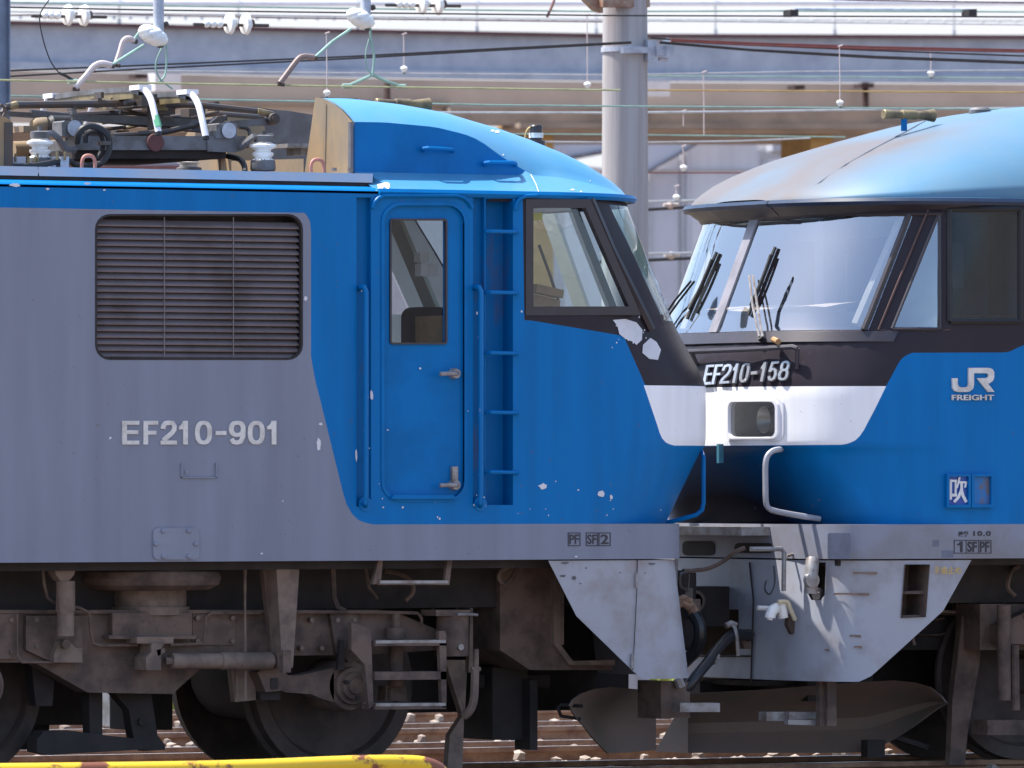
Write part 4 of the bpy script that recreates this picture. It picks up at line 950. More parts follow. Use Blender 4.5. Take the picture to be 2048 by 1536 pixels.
for s, poly, skin in lamp_c:
    n = len(poly); m = M(); cy = sum(t[0] for t in poly)/n; cz = sum(t[1] for t in poly)/n; rows_ = []
    for k, off in ((1.22,.002),(1.21,.010),(1.11,.010),(1.09,.024),(1.0,.024),(.97,.01),(.96,-.02)): rows_.append([nR.at(cy+(y-cy)*k, cz+(z-cz)*k, off) for y, z in poly+[poly[0]]])
    m.grid(rows_); hl = obj('headlight', m, mWhiteP, Rr)
    m = M(); m.add([p+Vector((-.008,0,0)) for p in skin.v], skin.f); pane('headlight_glass', m, glass('headlight glass', 1.5, (.62,.62,.60), .07), hl)
    m = M(); x = nR.at(cy, cz).x; m.add([(nR.at(y, z).x, y, z) for y, z in poly]+[(x+.22, cy+(y-cy)*.9, cz+(z-cz)*.9) for y, z in poly], [[i, (i+1) % n, (i+1) % n+n, i+n] for i in range(n)]+[list(range(n, 2*n))]); obj('headlight_box', m, mat('lamp box', (.24,.23,.21), .6), hl)
    m = M()
    m.lathe((x+.10, cy-s*.06, cz), [(.001,.04),(.04,.03),(.07,-.01),(.085,-.05),(.088,-.05),(.07,.06)], 'x', 20)
    obj('lamp_reflector', m, mat('lamp reflector', (.42,.41,.39), .3, metal=.8, var=.15), hl)
# windscreen pillar, sill, corner pillars
m = M(); zz = [wz0+(wz1-wz0)*k/6 for k in range(7)]
m.grid([[nR.at(YC-.055, z, .0), nR.at(YC-.05, z, .012), nR.at(YC+.05, z, .012), nR.at(YC+.055, z, .0)] for z in zz]); obj('windscreen_pillar', m, mGalv if False else mat('dull pillar trim', (.22,.21,.24), .45), Rr)
m = M(); ys = [YC+(1.36)*math.sin(math.pi/2*k/14) for k in range(-14, 15)]
m.grid([[nR.at(y, wz0-.005, .0) for y in ys], [nR.at(y, wz0-.008, .018) for y in ys], [nR.at(y, wz0-.075, .014) for y in ys], [nR.at(y, wz0-.082, .0) for y in ys]]); obj('windscreen_sill', m, mBlack, Rr)
m = M(); m.grid([[nR.at(y, wz1+.002, .004) for y in ys], [nR.at(y, wz1+.09, .03) for y in ys]]); m.tube([nR.at(y, wz1+.004, .012) for y in ys], .016, 6); obj('windscreen_header', m, mBlack, Rr)
for s in (1, -1):
    m = M(); m.tube([nR.at(YC-s*((YC-yb)+((YC-yt)-(YC-yb))*k/6-.012), wz0+(wz1-wz0)*k/6, .01) for k in range(7)], .022, 6); obj('corner_pillar_strip', m, mBlack, Rr)
def surf_frame(m, pts, r, off=.004):
    for i in range(len(pts)):
        a, b = pts[i], pts[(i+1) % len(pts)]; m.tube([nR.N(a[0]+(b[0]-a[0])*k/6, a[1]+(b[1]-a[1])*k/6, off) for k in range(7)], r, 6)
m = M(); surf_frame(m, [(1899,418),(2041,418),(2041,643),(1899,643)], .020); fr = obj('side_window_frame', m, mRubber, Rr)
m = M(); surf_frame(m, [(1879,424),(1879,658),(1784,658)], .012); obj('quarter_window_frame', m, mBlack, Rr)
m = M(); m.tube([nR.N(1905,633,-.02), nR.N(2034,633,-.02)], .008, 6); obj('sash_trim', m, mSteel, fr)
m = M(); m.tube([nR.N(1862,405,.004), nR.N(1757,660,.004)], .008, 5); m.tube([nR.N(1757,660,.004), nR.N(1900,660,.004)], .005, 5); obj('panel_seam', m, mat('brown panel seam', (.09,.05,.045), .7), Rr)
# number on the nose, handrail, wipers
m = M(); sp_ = []
for ch, a, b in (('E',1413,1430),('F',1431,1447),('2',1447,1466),('1',1469,1478),('0',1484,1502),('-',1506,1518),('1',1524,1533),('5',1540,1558),('8',1561,1581)): sp_.append((ch, a, 749 if ch == '-' else 731, b, 755 if ch == '-' else 770, 5.2))
digits(m, sp_, lambda u, v, t: nR.N(u+.20*(750-v), v-.055*(u-1411)+1, t+.004), .014); obj('number_lettering', m, mChrome, Rr)
nw = lambda u, v, o: nR.N(u, v, o)
m = M(); m.tube([nw(1402,709,.07)+Vector((-.25,.7,-.0)), nw(1402,710,.07), nw(1500,706,.07), nw(1596,700,.07), nw(1603,703,.06)], .017, 7)
for a, b in (((1604,702),(1594,738)), ((1399,712),(1394,730))): m.tube([nw(*a, .06), nw(*b, .0)], .014, 7)
obj('front_handrail', m, mat('black handrail', (.05,.045,.06), .35), Rr)
def wiper(piv, hub, b0, b1, nm):
    m = M(); m.tube([nw(*piv,.02), nw(*piv,.05)], .022, 10); w_ = obj('windscreen_wiper', m, mRubber, Rr)
    m = M()
    for d in (0, 9): m.tube([nw(piv[0]+d*.7, piv[1], .05), nw((piv[0]+hub[0])/2+d, (piv[1]+hub[1])/2, .055), nw(hub[0]+d*.8, hub[1], .04)], .008, 6)
    split('wiper_arm', m, mSteel if nm else mRubber, w_)
    m = M(); pts = [nw(b0[0]+(b1[0]-b0[0])*k/8, b0[1]+(b1[1]-b0[1])*k/8, .014) for k in range(9)]; m.tube(pts, .013, 6)
    pts = [nw(b0[0]+(b1[0]-b0[0])*k/8+3*math.sin(math.pi*k/8), b0[1]+(b1[1]-b0[1])*k/8, .032) for k in range(1, 8)]; m.tube(pts, .010, 6)
    for k in (1, 5): m.tube([pts[k], nw(b0[0]+(b1[0]-b0[0])*(k+1.5)/8, b0[1]+(b1[1]-b0[1])*(k+1.5)/8, .014)], .008, 5)
    obj('wiper_blade', m, mRubber, w_)
wiper((1528,682), (1508,556), (1500,632), (1554,496), 1); wiper((1335,650), (1392,567), (1378,640), (1437,506), 0)
m = M(); m.tube([nw(1556,686,.05), nw(1571,691,.08)], .02, 8); obj('washer_nozzle', m, mCard, Rr)
m = M(); m.tube([nw(u, 690-(u-1385)*.05, .004) for u in range(1385, 1720, 12)], .005, 5); obj('panel_seam', m, mDark, Rr)
yh = nR.N(1575,899).y-.06
m = M(); m.tube([nw(1562,899,.0)]+curve([P(u, v, yh) for u, v in ((1556,899),(1545,902),(1535,912),(1531,930),(1531,965),(1532,1003),(1537,1016),(1550,1022),(1585,1029),(1622,1035))], 3)+[nw(1640,1038,.0)], .019, 8); obj('grab_handle', m, mat('worn blue grey rail', (.30,.31,.35), .5), Rr)
yl = nR.N(1442,893).y; m = M(); m.bx(1438,888,1447,926,yl-.06,.03); obj('lamp_bracket', m, mat('teal bracket paint', (.03,.16,.24), .6), Rr)
# side lettering and route plate
JR = [(162,140),(205,140),(205,185),(213,203),(230,210),(262,210),(280,203),(288,185),(288,60),(445,60),(472,70),(485,92),(485,135),(475,160),(450,178),(438,182),(487,245),(437,245),(352,140),(425,138),(438,130),(440,118),(438,108),(425,102),(330,102),(330,190),(322,222),(300,240),(280,246),(205,246),(178,236),(165,215)]
def NS(u, v, o=0.): return nR.N(u, v, o)
m = M(); pp = [(1860+a/3.84, 720+b/3.84) for a, b in JR]; tri = tessellate_polygon([[Vector((a, b, 0)) for a, b in pp]]); n = len(pp)
m.add([NS(a, b, .014) for a, b in pp]+[NS(a, b, 0) for a, b in pp], [list(t) for t in tri]+[[i, (i+1) % n, (i+1) % n+n, i+n] for i in range(n)])
writing(m, 'FREIGHT', 1902, 789.5, 1986, 800.5, 0, .012, .022, put=lambda u, v, t: NS(u, v, t+.002)); obj('company_lettering', m, mAlu, Rr)
def flatN(m, pts, o):
    tri = tessellate_polygon([[Vector((a, b, 0)) for a, b in pts]]); m.add([NS(a, b, o) for a, b in pts], [list(t) for t in tri])
m = M()
for u0, u1 in ((1890,1937.5),(1939,1983)):
    for a in ((u0,948,u1,953),(u0,1009,u1,1015),(u0,953,u0+5,1009),(u1-5,953,u1,1009)):
        pts = [(a[0],a[1]),(a[2],a[1]),(a[2],a[3]),(a[0],a[3])]; m.add([NS(*t, .03) for t in pts]+[NS(*t, 0) for t in pts], [[0,1,2,3],[0,1,5,4],[1,2,6,5],[2,3,7,6],[3,0,4,7]])
rf = obj('route_plate_frame', m, mBlue, Rr)
m = M(); flatN(m, [(1895,953),(1933,953),(1933,1009),(1895,1009)], .008); rp_ = obj('route_plate', m, mat('bright blue enamel', (.02,.09,.42), .4), rf)
m = M()
def stroke(m, pts, wd, o):
    for (a, b), (c_, d) in zip(pts, pts[1:]):
        L_ = math.hypot(c_-a, d-b) or 1; nx, ny = -(d-b)/L_*wd/2, (c_-a)/L_*wd/2; ex, ey = (c_-a)/L_*wd*.25, (d-b)/L_*wd*.25
        flatN(m, [(a+nx-ex,b+ny-ey),(c_+nx+ex,d+ny+ey),(c_-nx+ex,d-ny+ey),(a-nx-ex,b-ny-ey)], o)
for k, (pts, wd) in enumerate((([(1900,960),(1900,998)],4.5),([(1909.5,961),(1909.5,992)],4.0),([(1899,961.5),(1911,961.5)],4.5),([(1899,990),(1911,990)],6.0),([(1917,955),(1914.5,967),(1911.5,975)],4),([(1915,964.5),(1930,964.5),(1928,974)],4),([(1921,966),(1921,978),(1915,994),(1907,1003)],5.5),([(1920.5,980),(1924,992),(1930,1003)],6.0))): stroke(m, pts, wd, .012+k*.0004)
obj('route_character', m, mat('white enamel lettering', (.75,.77,.80), .5), rp_)
m = M(); flatN(m, [(1944,953),(1978,953),(1978,1009),(1944,1009)], .004); obj('empty_plate_holder', m, mat('worn blue holder', BLUE, .5, col2=(.13,.10,.08), amt=.9, scale=6, lo=.48, hi=.6), rf)
sR = Nose(-1, [(1040,1440),(1125,1440)], .30, 6)
m = sR.grid([zr(v) for v in (1118, 1110, 1080, 1049)], XF, 10, 10)
for v in (1049, 1118): m.add(sR.columns(zr(v), XF, 10, 10), [list(range(59 if False else len(sR.columns(zr(v), XF, 10, 10))))])
obj('solebar', m, mat('worn grey solebar', (.205,.22,.28), .5, col2=(.17,.16,.17), amt=.8, scale=2.5), Rr)
m = M()
for a in ((1908,1080,1983,1081.6),(1908,1105.5,1983,1107),(1908,1080,1909.5,1107),(1932,1080,1933.2,1107),(1957,1080,1958.2,1107),(1981.6,1080,1983,1107)): m.bx(*a, -.003, .003)
digits(m, [('1',1914,1083,1925,1104,5)], lambda u, v, t: P(u, v, 0)+Vector((0,-t,0)), .003); writing(m, 'SF', 1935, 1083, 1954, 1104, -.003, .003, .03); writing(m, 'PF', 1960, 1083, 1979, 1104, -.003, .003, .03)
writing(m, '換算', 1917, 1062.5, 1937, 1073, -.003, .003, .02); writing(m, '10.0', 1947, 1062, 1982, 1072, -.003, .003, .03, 1.15); obj('stencil_lettering', m, mInk, Rr)
m = M(); m.bx(1866,1080,1878,1093,-.002,.002); m.bx(1884,1101,1907,1115,-.002,.002); m.prism(xz(rrect(1655,1066,1701,1118,4), 0.0), -.002, 0); split('patch_painted_spot', m, mat('darker grey touch-up', (.13,.145,.20), .6), Rr)
# front skirt
kR = Nose(-1, [(1046,1440),(1118,1440),(1362,1428)], .36, 5)
bm = bm_of(kR.grid([zr(v) for v in (1363,1350,1300,1250,1200,1160,1121)], X(1960), 4))
for a, b in (((1945,1120),(1888,1222)), ((1888,1222),(1745,1352)), ((1745,1352),(1726,1363))):
    A_, B_ = P(*a, 0), P(*b, 0); no = Vector((B_.z-A_.z, 0, -(B_.x-A_.x)))
    if no.x < 0: no = -no
    bmesh.ops.bisect_plane(bm, geom=bm.verts[:]+bm.edges[:]+bm.faces[:], plane_co=A_, plane_no=no, clear_outer=True)
for v_ in bm.verts: v_.co.y += .012*(1 if v_.co.y < YC else -1)
so_ = xz([(1811,1129),(1860,1129),(1852,1234),(1803,1236)]); cut(bm, so_, 'y', near)
def fpoly(n, pts): return [(n.N(u, v).y, n.N(u, v).z) for u, v in pts]
fo = lambda c: c.x < kR.xc(c.z)+.3
cut(bm, fpoly(kR, [(1402,1219),(1477,1219),(1477,1311),(1402,1311)]), 'x', fo)
cut(bm, fpoly(kR, [(1612,1125),(1650,1125),(1648,1190),(1640,1200),(1622,1200),(1614,1185)]), 'x', fo)
skR = bobj('skirt', bm, mat('weathered skirt paint', (.31,.325,.375), .5, col2=(.17,.125,.105), amt=.85, scale=2.6, lo=.48, hi=.8), Rr)
m = M(); rim(m, so_, .0, .25); m.prism(so_, .25, .26); 
for v in (1184, 1232): m.plate([(1800,v-1),(1856,v-3),(1856,v+4),(1800,v+4)], .05, .2)
obj('step_recess', m, mDust, skR)
m = M()
for a, b, t in ((1706,1146,48),(1668,1188,70),(1700,1272,22),(1708,1294,16),(1650,1300,8)):
    pts = [kR.N(a+t*k/5, b+2-math.sin(k)*1.2, .004) for k in range(6)]+[kR.N(a+t*k/5, b-2, .004) for k in range(5, -1, -1)]; m.add(pts, [list(range(12))])
split('scrape_mark', m, mat('rust scrape', (.20,.13,.10), .8), skR)
m = M(); writing(m, '手歯止め', 1868, 1133, 1922, 1148, -.016, .003, .0); obj('faded_yellow_stencil', m, mOchreInk, skR)
m = M(); m.tube([kR.N(1500,1125,.004), kR.N(1508,1200,.004), kR.N(1503,1362,.004)], .006, 5); m.tube([kR.N(1395,1312,.006), kR.N(1502,1312,.006)], .006, 5); obj('panel_seam', m, mDark, skR)
m = M()
for a in ((1366,1082,1430,1111),(1470,1086,1548,1106)): m.add([sR.N(u, v, .006) for u, v in rrect(*a, 9, 4)], [list(range(20))])
split('front_recess_shade', m, mDark, Rr)  # flat dark patches; shade of the recesses is put into their colour
x0 = X(2100); m = M(); m.box((x0-.12, 1.0, zr(520)), (.04, .22, .30)); m.box((x0-.12, 1.9, zr(500)), (.04, .3, .2)); split('notice_board', m, mWhiteP, Rr)
for y_ in (.5, 1.45, 2.3):
    m = M(); m.box((x0-.10, y_, zr(540)), (.06, .09, 1.1)); obj('cab_post', m, mBeige, Rr)
m = M(); m.box((x0-.06, 1.45, zr(560)), (.03, .6, 1.0)); obj('cab_door', m, mat('cab door grey', (.20,.23,.27), .6), Rr)
for s in (1, -1):
    m = M(); m.tube([nR.at(YC-s*1.10, zr(650), -.16), nR.at(YC-s*1.14, zr(425), -.16)], .05, 8); obj('inner_pillar', m, mBeige, Rr)
m = M(); m.box((x0-.8, .85, zr(585)), (.14, .5, .75)); m.box((x0-.8, 2.0, zr(585)), (.14, .5, .75)); split('seat_back', m, mMaroon, Rr)
# front step and couplings
def fp(u, v, o): return kR.N(u, v, o)
m = M(); ys_ = fp(1540,1060,0).y; z_ = fp(1540,1053,0).z; m.box((kR.xc(1.5)-.06, 1.45, z_-.03), (.30, 2*(1.45-ys_), .055)); obj('front_step', m, mSteel, Rr)
m = M(); m.box((kR.xc(1.0)-.30, 1.45, 1.02), (.6, .30, .26)); m.box((kR.xc(1.0)-.52, 1.62, 1.02), (.26, .14, .34)); m.box((kR.xc(1.0)-.50, 1.22, 1.04), (.24, .16, .38)); m.lathe((kR.xc(1.0)-.48, 1.14, 1.0), [(.10,-.26),(.12,-.24),(.12,.24),(.10,.26)], 'z', 16); cp = obj('coupler', m, mDark, Rr)
m = M()
for dz in (.06, -.10): m.lathe((kR.xc(1.0)-.38, 1.10, 1.0+dz), [(.07,-.02),(.075,.03),(.05,.03),(.05,-.02)], 'y', 18)
split('coupler_boss', m, mGun, cp)
m = M(); m.tp([(1500,1098,.55),(1563,1098,.50),(1568,1104,.50),(1567,1182,.48)], 5, 7); m.tp([(1572,1120,.52),(1574,1112,.52),(1612,1100,.6)], 3, 6); m.tp([(1338,1091,.9),(1352,1090,.9),(1354,1098,.9),(1350,1184,.9)], 4, 6); split('uncoupling_lever', m, mSteel, Rr)
m = M(); m.tp([(1366,1142,.9),(1390,1141,.9),(1420,1136,.85),(1450,1120,.8),(1468,1105,.75),(1490,1096,.7)], 4.5, 7, 4); obj('jumper_conduit', m, mDust, Rr)
m = M(); m.tp([(1372,1145,.85),(1361,1150,.85),(1361,1172,.85),(1368,1178,.85),(1376,1182,.85)], 3, 6, 3); m.tp([(1378,1148,.85),(1376,1180,.85)], 2.4, 6); m.bx(1371,1176,1386,1200,.85,.06); m.bx(1385,1198,1401,1240,.85,.1); split('coupling_release_hook', m, mGun, Rr)
m = M(); m.tp([(1345,1225,.85),(1358,1204,.85),(1375,1208,.85),(1386,1222,.85),(1388,1232,.85)], 11, 10, 3); m.tp([(1352,1200,.82),(1368,1194,.82),(1382,1202,.82)], 6, 7); obj('brake_cock', m, mat('dusty cock casting', (.30,.20,.13), .7, col2=(.12,.06,.05), amt=.9, scale=20), Rr)
m = M(); m.tp([(1388,1230,.85),(1399,1250,.8),(1400,1275,.8),(1392,1300,.85),(1378,1315,.9),(1362,1330,.95)], 13, 9, 4); obj('brake_hose', m, mHose, Rr)
m = M(); m.tp([(1498,1272,.9),(1478,1268,.84),(1458,1275,.78),(1438,1295,.7),(1415,1325,.62),(1390,1355,.55),(1372,1378,.55),(1356,1384,.6)], 11, 10, 4); hs2 = obj('brake_hose', m, mHose, Rr)
m = M(); m.tp([(1462,1248,.8),(1470,1256,.77),(1474,1276,.75),(1476,1312,.75)], 4, 6); m.tp([(1452,1252,.8),(1464,1246,.8),(1472,1250,.8)], 6, 7); m.tp([(1421,1312,.66),(1432,1318,.66)], 13, 8); m.tp([(1356,1358,.5),(1362,1374,.5)], 10, 8); split('hose_clamp', m, mSteel, hs2)
m = M(); m.tp([(1480,1268,.85),(1500,1268,.95)], 10, 8); m.plate([(1484,1275),(1504,1275),(1500,1298),(1488,1298)], .9, .05); obj('hose_bracket', m, mDust, Rr)
m = M(); m.tp([(1362,1330,.8),(1368,1345,.8),(1360,1362,.8)], 3, 5); m.tp([(1372,1326,.8),(1366,1352,.8)], 3, 5); split('safety_chain', m, mSteel, Rr)
m = M(); m.tp([(1515,1216,.5),(1545,1217,.5)], 5, 8); m.tp([(1553,1216,.46),(1546,1220,.44),(1541,1230,.44),(1540,1236,.44)], 11, 10, 3); m.tp([(1562,1206,.46),(1566,1236,.46)], 11, 10); m.tp([(1540,1234,.44),(1539,1240,.44)], 6, 8); ck = obj('hose_cock', m, mPor, Rr)
m = M(); m.tp([(1556,1204,.42),(1574,1204,.42),(1580,1216,.42),(1590,1240,.42)], 4.5, 7, 3); obj('cock_lever', m, mat('cream lever', (.6,.52,.36), .6), ck)
m = M(); m.plate([(1577,1228),(1602,1230),(1596,1265),(1584,1268),(1575,1250)], .5, .04); m.tp([(1596,1213,.5),(1598,1240,.5)], 5, 7); obj('cock_bracket', m, mDust, ck)
m = M(); m.tp([(1548,1132,.5),(1549,1165,.45),(1540,1188,.42),(1530,1180,.44),(1532,1162,.48)], 2.2, 6, 4); obj('jumper_cable', m, mHose, Rr)
m = M(); m.tp([(1625,1120,.25),(1622,1150,.2),(1622,1185,.22)], 14, 10); m.lathe(P(1621,1160,.2), [(.05,-.03),(.055,.0),(.03,.02)], 'y', 14); m.tp([(1640,1185,.35),(1632,1192,.3)], 9, 8); obj('jumper_socket', m, mSteel, Rr)
# plough, guards
plow_u = [1895,1885,1862,1830,1790,1740,1680,1600,1520,1440,1376]
plow_t = [1405,1392,1374,1365,1361,1363,1368,1374,1380,1384,1387]; plow_b = [(1897,1407),(1880,1416),(1856,1433),(1826,1455),(1790,1478),(1737,1504),(1680,1506),(1600,1506),(1520,1506),(1440,1506),(1376,1506)]
pr = plough(Rr, list(zip(plow_u, plow_t)), plow_b, .22, 1.42)
m = M(); a, b = P(1376,1387,1.42), P(1376,1506,1.42); m.grid([[a, Vector((a.x+.2, 1.75, a.z-.02))], [b, Vector((b.x-.06, 1.75, b.z))]]); obj('plough_far_blade', m, mPlow, pr)
m = M(); m.bx(1640,1362,1672,1452,.36,.05); m.bx(1655,1362,1673,1452,.32,.05); gr = split('rail_guard', m, mDust, Rr)
m = M(); m.bx(1533,1424,1580,1442,.55,.1); m.plate([(1578,1424),(1650,1424),(1650,1437),(1578,1440)], .5, .1); m.plate([(1576,1440),(1668,1441),(1668,1452),(1576,1449)], .42, .05); obj('guard_step', m, mSteel, gr)
m = M(); m.bx(1500,1362,1740,1372,1.2,.6); m.bx(1400,1364,1700,1400,1.7,.4); m.plate([(1795,1470),(1860,1490),(1855,1500),(1790,1478)], .9, .06); m.bx(1735,1480,1770,1515,.8,.08); split('underframe_dark_block', m, mDark, Rr)
# roof
zeR, zsR = zr(401, 1950), zr(401, 1950)
silR = [(1380,430),(1400,408),(1440,383),(1500,349),(1550,328),(1600,310),(1650,294),(1700,279),(1750,265),(1800,251),(1850,239),(1900,230),(1950,223),(2000,217),(2048,213.5),(2300,200),(2700,195)]
yS = 1.9
HR_ = lerp_tab([(P(u, v, yS).x, max(0, P(u, v, yS).z-zeR)) for u, v in silR]+[(P(1484,400,YC).x, .03)])
rows = cap_grid(-1, X(2700), P(1482,400,YC).x, 1.04, zeR, zeR+.02, HR_, YC-.01, 44)
m = M(); m.grid(rows)
mRoofR = mat('faded blue cab roof', (.06,.185,.31), .55, col2=(.105,.195,.27), amt=1, scale=.9, lo=.4, hi=.7, spec=.3)
rn = mRoofR.node_tree; rb = rn.nodes['Principled BSDF']; old = rb.inputs['Base Color'].links[0].from_socket
rt = rn.nodes.new('ShaderNodeTexCoord'); rs = rn.nodes.new('ShaderNodeSeparateXYZ'); rn.links.new(rt.outputs['Object'], rs.inputs[0])
nz_ = rn.nodes.new('ShaderNodeTexNoise'); nz_.inputs['Scale'].default_value = 1.1; nz_.inputs['Detail'].default_value = 5; rn.links.new(rt.outputs['Object'], nz_.inputs['Vector'])
# soot and brake dust settled on the nose end of the roof and along its middle
mr = rn.nodes.new('ShaderNodeMapRange'); mr.inputs[1].default_value = X(1700,YC)-OR.x; mr.inputs[2].default_value = X(2080,YC)-OR.x; mr.inputs[3].default_value = 1.15; mr.inputs[4].default_value = 0; rn.links.new(rs.outputs['X'], mr.inputs[0])
my = rn.nodes.new('ShaderNodeMapRange'); my.inputs[1].default_value = -1.25; my.inputs[2].default_value = -.55; rn.links.new(rs.outputs['Y'], my.inputs[0])
k1 = rn.nodes.new('ShaderNodeMath'); k1.operation = 'MULTIPLY'; rn.links.new(mr.outputs[0], k1.inputs[0]); rn.links.new(my.outputs[0], k1.inputs[1])
k2 = rn.nodes.new('ShaderNodeMath'); k2.operation = 'MULTIPLY'; rn.links.new(nz_.outputs['Fac'], k2.inputs[0]); k2.inputs[1].default_value = 1.7
k3 = rn.nodes.new('ShaderNodeMath'); k3.operation = 'MULTIPLY'; k3.use_clamp = True; rn.links.new(k1.outputs[0], k3.inputs[0]); rn.links.new(k2.outputs[0], k3.inputs[1])
rm = rn.nodes.new('ShaderNodeMix'); rm.data_type = 'RGBA'; rn.links.new(k3.outputs[0], rm.inputs[0]); rn.links.new(old, rm.inputs[6]); rm.inputs[7].default_value = (.122,.112,.114,1); rn.links.new(rm.outputs[2], rb.inputs['Base Color'])
capR = obj('cab_roof', m, mRoofR, Rr)
ring = [r[0] for r in rows]+[r[-1] for r in rows][::-1]
m = M(); sgn = lambda p: 1 if p.y < YC else -1
m.tube([p+Vector((-.02, 0, -.006)) for p in ring], .026, 6); obj('visor_lip', m, mat('dark lip', (.012,.03,.07), .4), Rr)
m = M(); m.grid([[p+Vector((-.02,.0,-.02)) for p in ring[10:-10]], [p+Vector((.07,.03*sgn(p),-.085)) for p in ring[10:-10]]]); obj('visor_underside', m, mBlack, Rr)
skr = Skin(capR)
m = M(); pts = [skr.at(u, v, .003) for u, v in ((1592,402),(1640,365),(1690,331),(1740,302),(1790,276),(1830,254),(1850,243))]; m.tube([t for t in pts if t is not None], .006, 5); obj('roof_seam', m, mat('roof seam', (.16,.18,.22), .6), capR)
wr = whistle(Rr, 1818, 230, 1.3); m = M(); m.tp([(1808,236,1.3),(1808,262,1.3)], 7, 6); obj('whistle_post', m, mBlue, wr)
m = M(); c = P(1960, 232, 1.6); m.lathe(c, [(.075,-.10),(.075,.04),(.06,.055),(.001,.06)], 'z', 18); obj('roof_antenna', m, mPanGrey, Rr)
# interior
m = M(); x0 = X(2100); m.box((x0, 1.45, zr(540)), (.04, 2.7, 1.2)); m.box(((nR.xc(zr(670))+x0)/2+.3, 1.45, zr(690)), (x0-nR.xc(zr(690))-.2, 2.3, .04)); mLin = mat('dim cab lining', (.50,.55,.62), .7, var=.05); obj('cab_lining', m, mLin, Rr); lining(nR, X(2150), lambda c: c.x < X(2200) and c.y > YC, zr(690), zr(404), [], [([(YC+.05, wz0), (YC+(YC-yb), wz0), (YC+(YC-yt), wz1), (YC+.05, wz1)], lambda c: c.x < nR.xc(c.z)+1.03)], Rr, mLin)
m = M(); m.box((kR.xc(1)+.7, 1.9, .85), (.5, 1.7, .9)); obj('pocket_backing', m, mDark, Rr)  # dark box added inside the skirt so the coupler pocket stays black
m = M(); dk = [(YC-1.15, nR.at(YC-1.15, zr(640)).x+.16), (YC-.7, nR.at(YC-.7, zr(640)).x+.14), (YC, nR.at(YC, zr(640)).x+.14), (YC+.7, nR.at(YC+.7, zr(640)).x+.14), (YC+1.15, nR.at(YC+1.15, zr(640)).x+.16)]
m.grid([[Vector((x, y, zr(700))) for y, x in dk], [Vector((x, y, zr(622))) for y, x in dk], [Vector((x+.75, y, zr(616))) for y, x in dk]]); obj('driver_desk', m, mat('dark desk front', (.035,.04,.06), .6), Rr)
m = M(); pts = []
for i in range(9):
    row = []
    for k in range(7): row.append(Vector((nR.xc(zr(640))+.22+.12*k, .45+.22*i, zr(612)+.012*math.sin(i*1.1+k*.6)+.03*math.sin(k/6*3.1))))
    pts.append(row)
m.grid(pts); obj('sunshade_cloth', m, mScreen, Rr)
m = M(); m.box((x0-.7, .9, zr(600)), (.3, .5, .7)); obj('driver_seat', m, mBlack, Rr)
clutter(Rr, 1830, 2300, 8)
xbR = X(2512, .40); underfloor(Rr, X(1700), XF); BR = bogie_for(Rr, xbR, -1)
m = M(); m.box((X(2000,1.6), 1.7, .75), (2.0, .3, .8)); split('underframe_dark_block', m, mDark, Rr)  # dark block added to keep light from showing under the floor
m = M(); m.bx(1790,1125,2060,1300,1.0,.6); split('underframe_dark_block', m, mDark, Rr)
m = M(); m.tp([(2008,1210,.3),(2008,1400,.32)], 14, 10); m.tp([(2030,1290,.28),(2032,1420,.3)], 8, 8); m.plate([(1925,1232),(1965,1232),(1960,1320),(1935,1470),(1930,1530),(1900,1530),(1905,1400)], .7, .06); m.plate([(1960,1208),(2060,1208),(2060,1300),(1960,1300)], .5, .3); m.bx(1975,1440,2060,1470,.5,.2); split('sanding_gear', m, mDust, Rr)
# ------------------------------------------------------------------ ground and tracks
m = M(); m.add([(-400,-120,-.20),(400,-120,-.20),(400,900,-.20),(-400,900,-.20)], [[0,1,2,3]]); structure('ground', m, mBallast)
def track(yn, label, x0=-14, x1=22, sl=True):
    t = thing('railway_track', Vector((0, yn+.53, 0)), label, 'railway track', 'railway tracks')
    for y in (yn, yn+1.067):
        m = M(); s = [(-.032,0),(.032,0),(.034,-.03),(.009,-.045),(.009,-.12),(.065,-.14),(.065,-.153),(-.065,-.153),(-.065,-.14),(-.009,-.12),(-.009,-.045),(-.034,-.03)]
        m.grid([[Vector((x, y+a, b)) for a, b in s+[s[0]]] for x in (x0-20, x0, 0, x1, x1+30)]); r_ = obj('rail', m, mRail, t)
        m = M(); m.add([(x0-20,y-.026,.003),(x1+30,y-.026,.003),(x1+30,y+.026,.003),(x0-20,y+.026,.003)], [[0,1,2,3]]); obj('rail_head', m, mRailTop, r_)
    if sl:
        m = M()
        for i in range(int((x1-x0)/.65)): m.box((x0+i*.65, yn+.53, -.2), (.22, 2.0, .10))
        o = obj('sleeper', m, mSleeper, t); o['kind'] = 'stuff'
    return t
track(-2.75, 'railway track in the foreground nearest the yellow rail')
track(.92, 'railway track carrying both locomotives')
for y, lb in ((4.55, 'first empty railway track behind the locomotives'), (8.4, 'second empty railway track behind the locomotives'), (12.3, 'third empty railway track behind the locomotives, before the weeds')): track(y, lb)
m = M(); random.seed(3)
for i in range(4200):
    x, y = random.uniform(-6, 9), random.choice((random.uniform(-1.6, .75), random.uniform(1.1, 3.8), random.uniform(4, 14))); s = random.uniform(.022, .05)
    if min(abs(y-t) for t in (.92,1.987,-2.75,-1.683,4.55,5.617,8.4,9.467)) < .09: continue
    z = -.2+random.uniform(0, .15); vs = []
    for a in range(2):
        for k in range(5): t = k*1.257+a*.6; r = s*random.uniform(.7, 1.15); vs.append((x+r*math.cos(t), y+r*math.sin(t), z+(-.4 if a == 0 else .7)*s*random.uniform(.7,1.2)))
    vs.append((x, y, z+s*1.0)); m.add(vs, [[k, (k+1) % 5, 5+(k+1) % 5, 5+k] for k in range(5)]+[[5+k, 5+(k+1) % 5, 10] for k in range(5)])
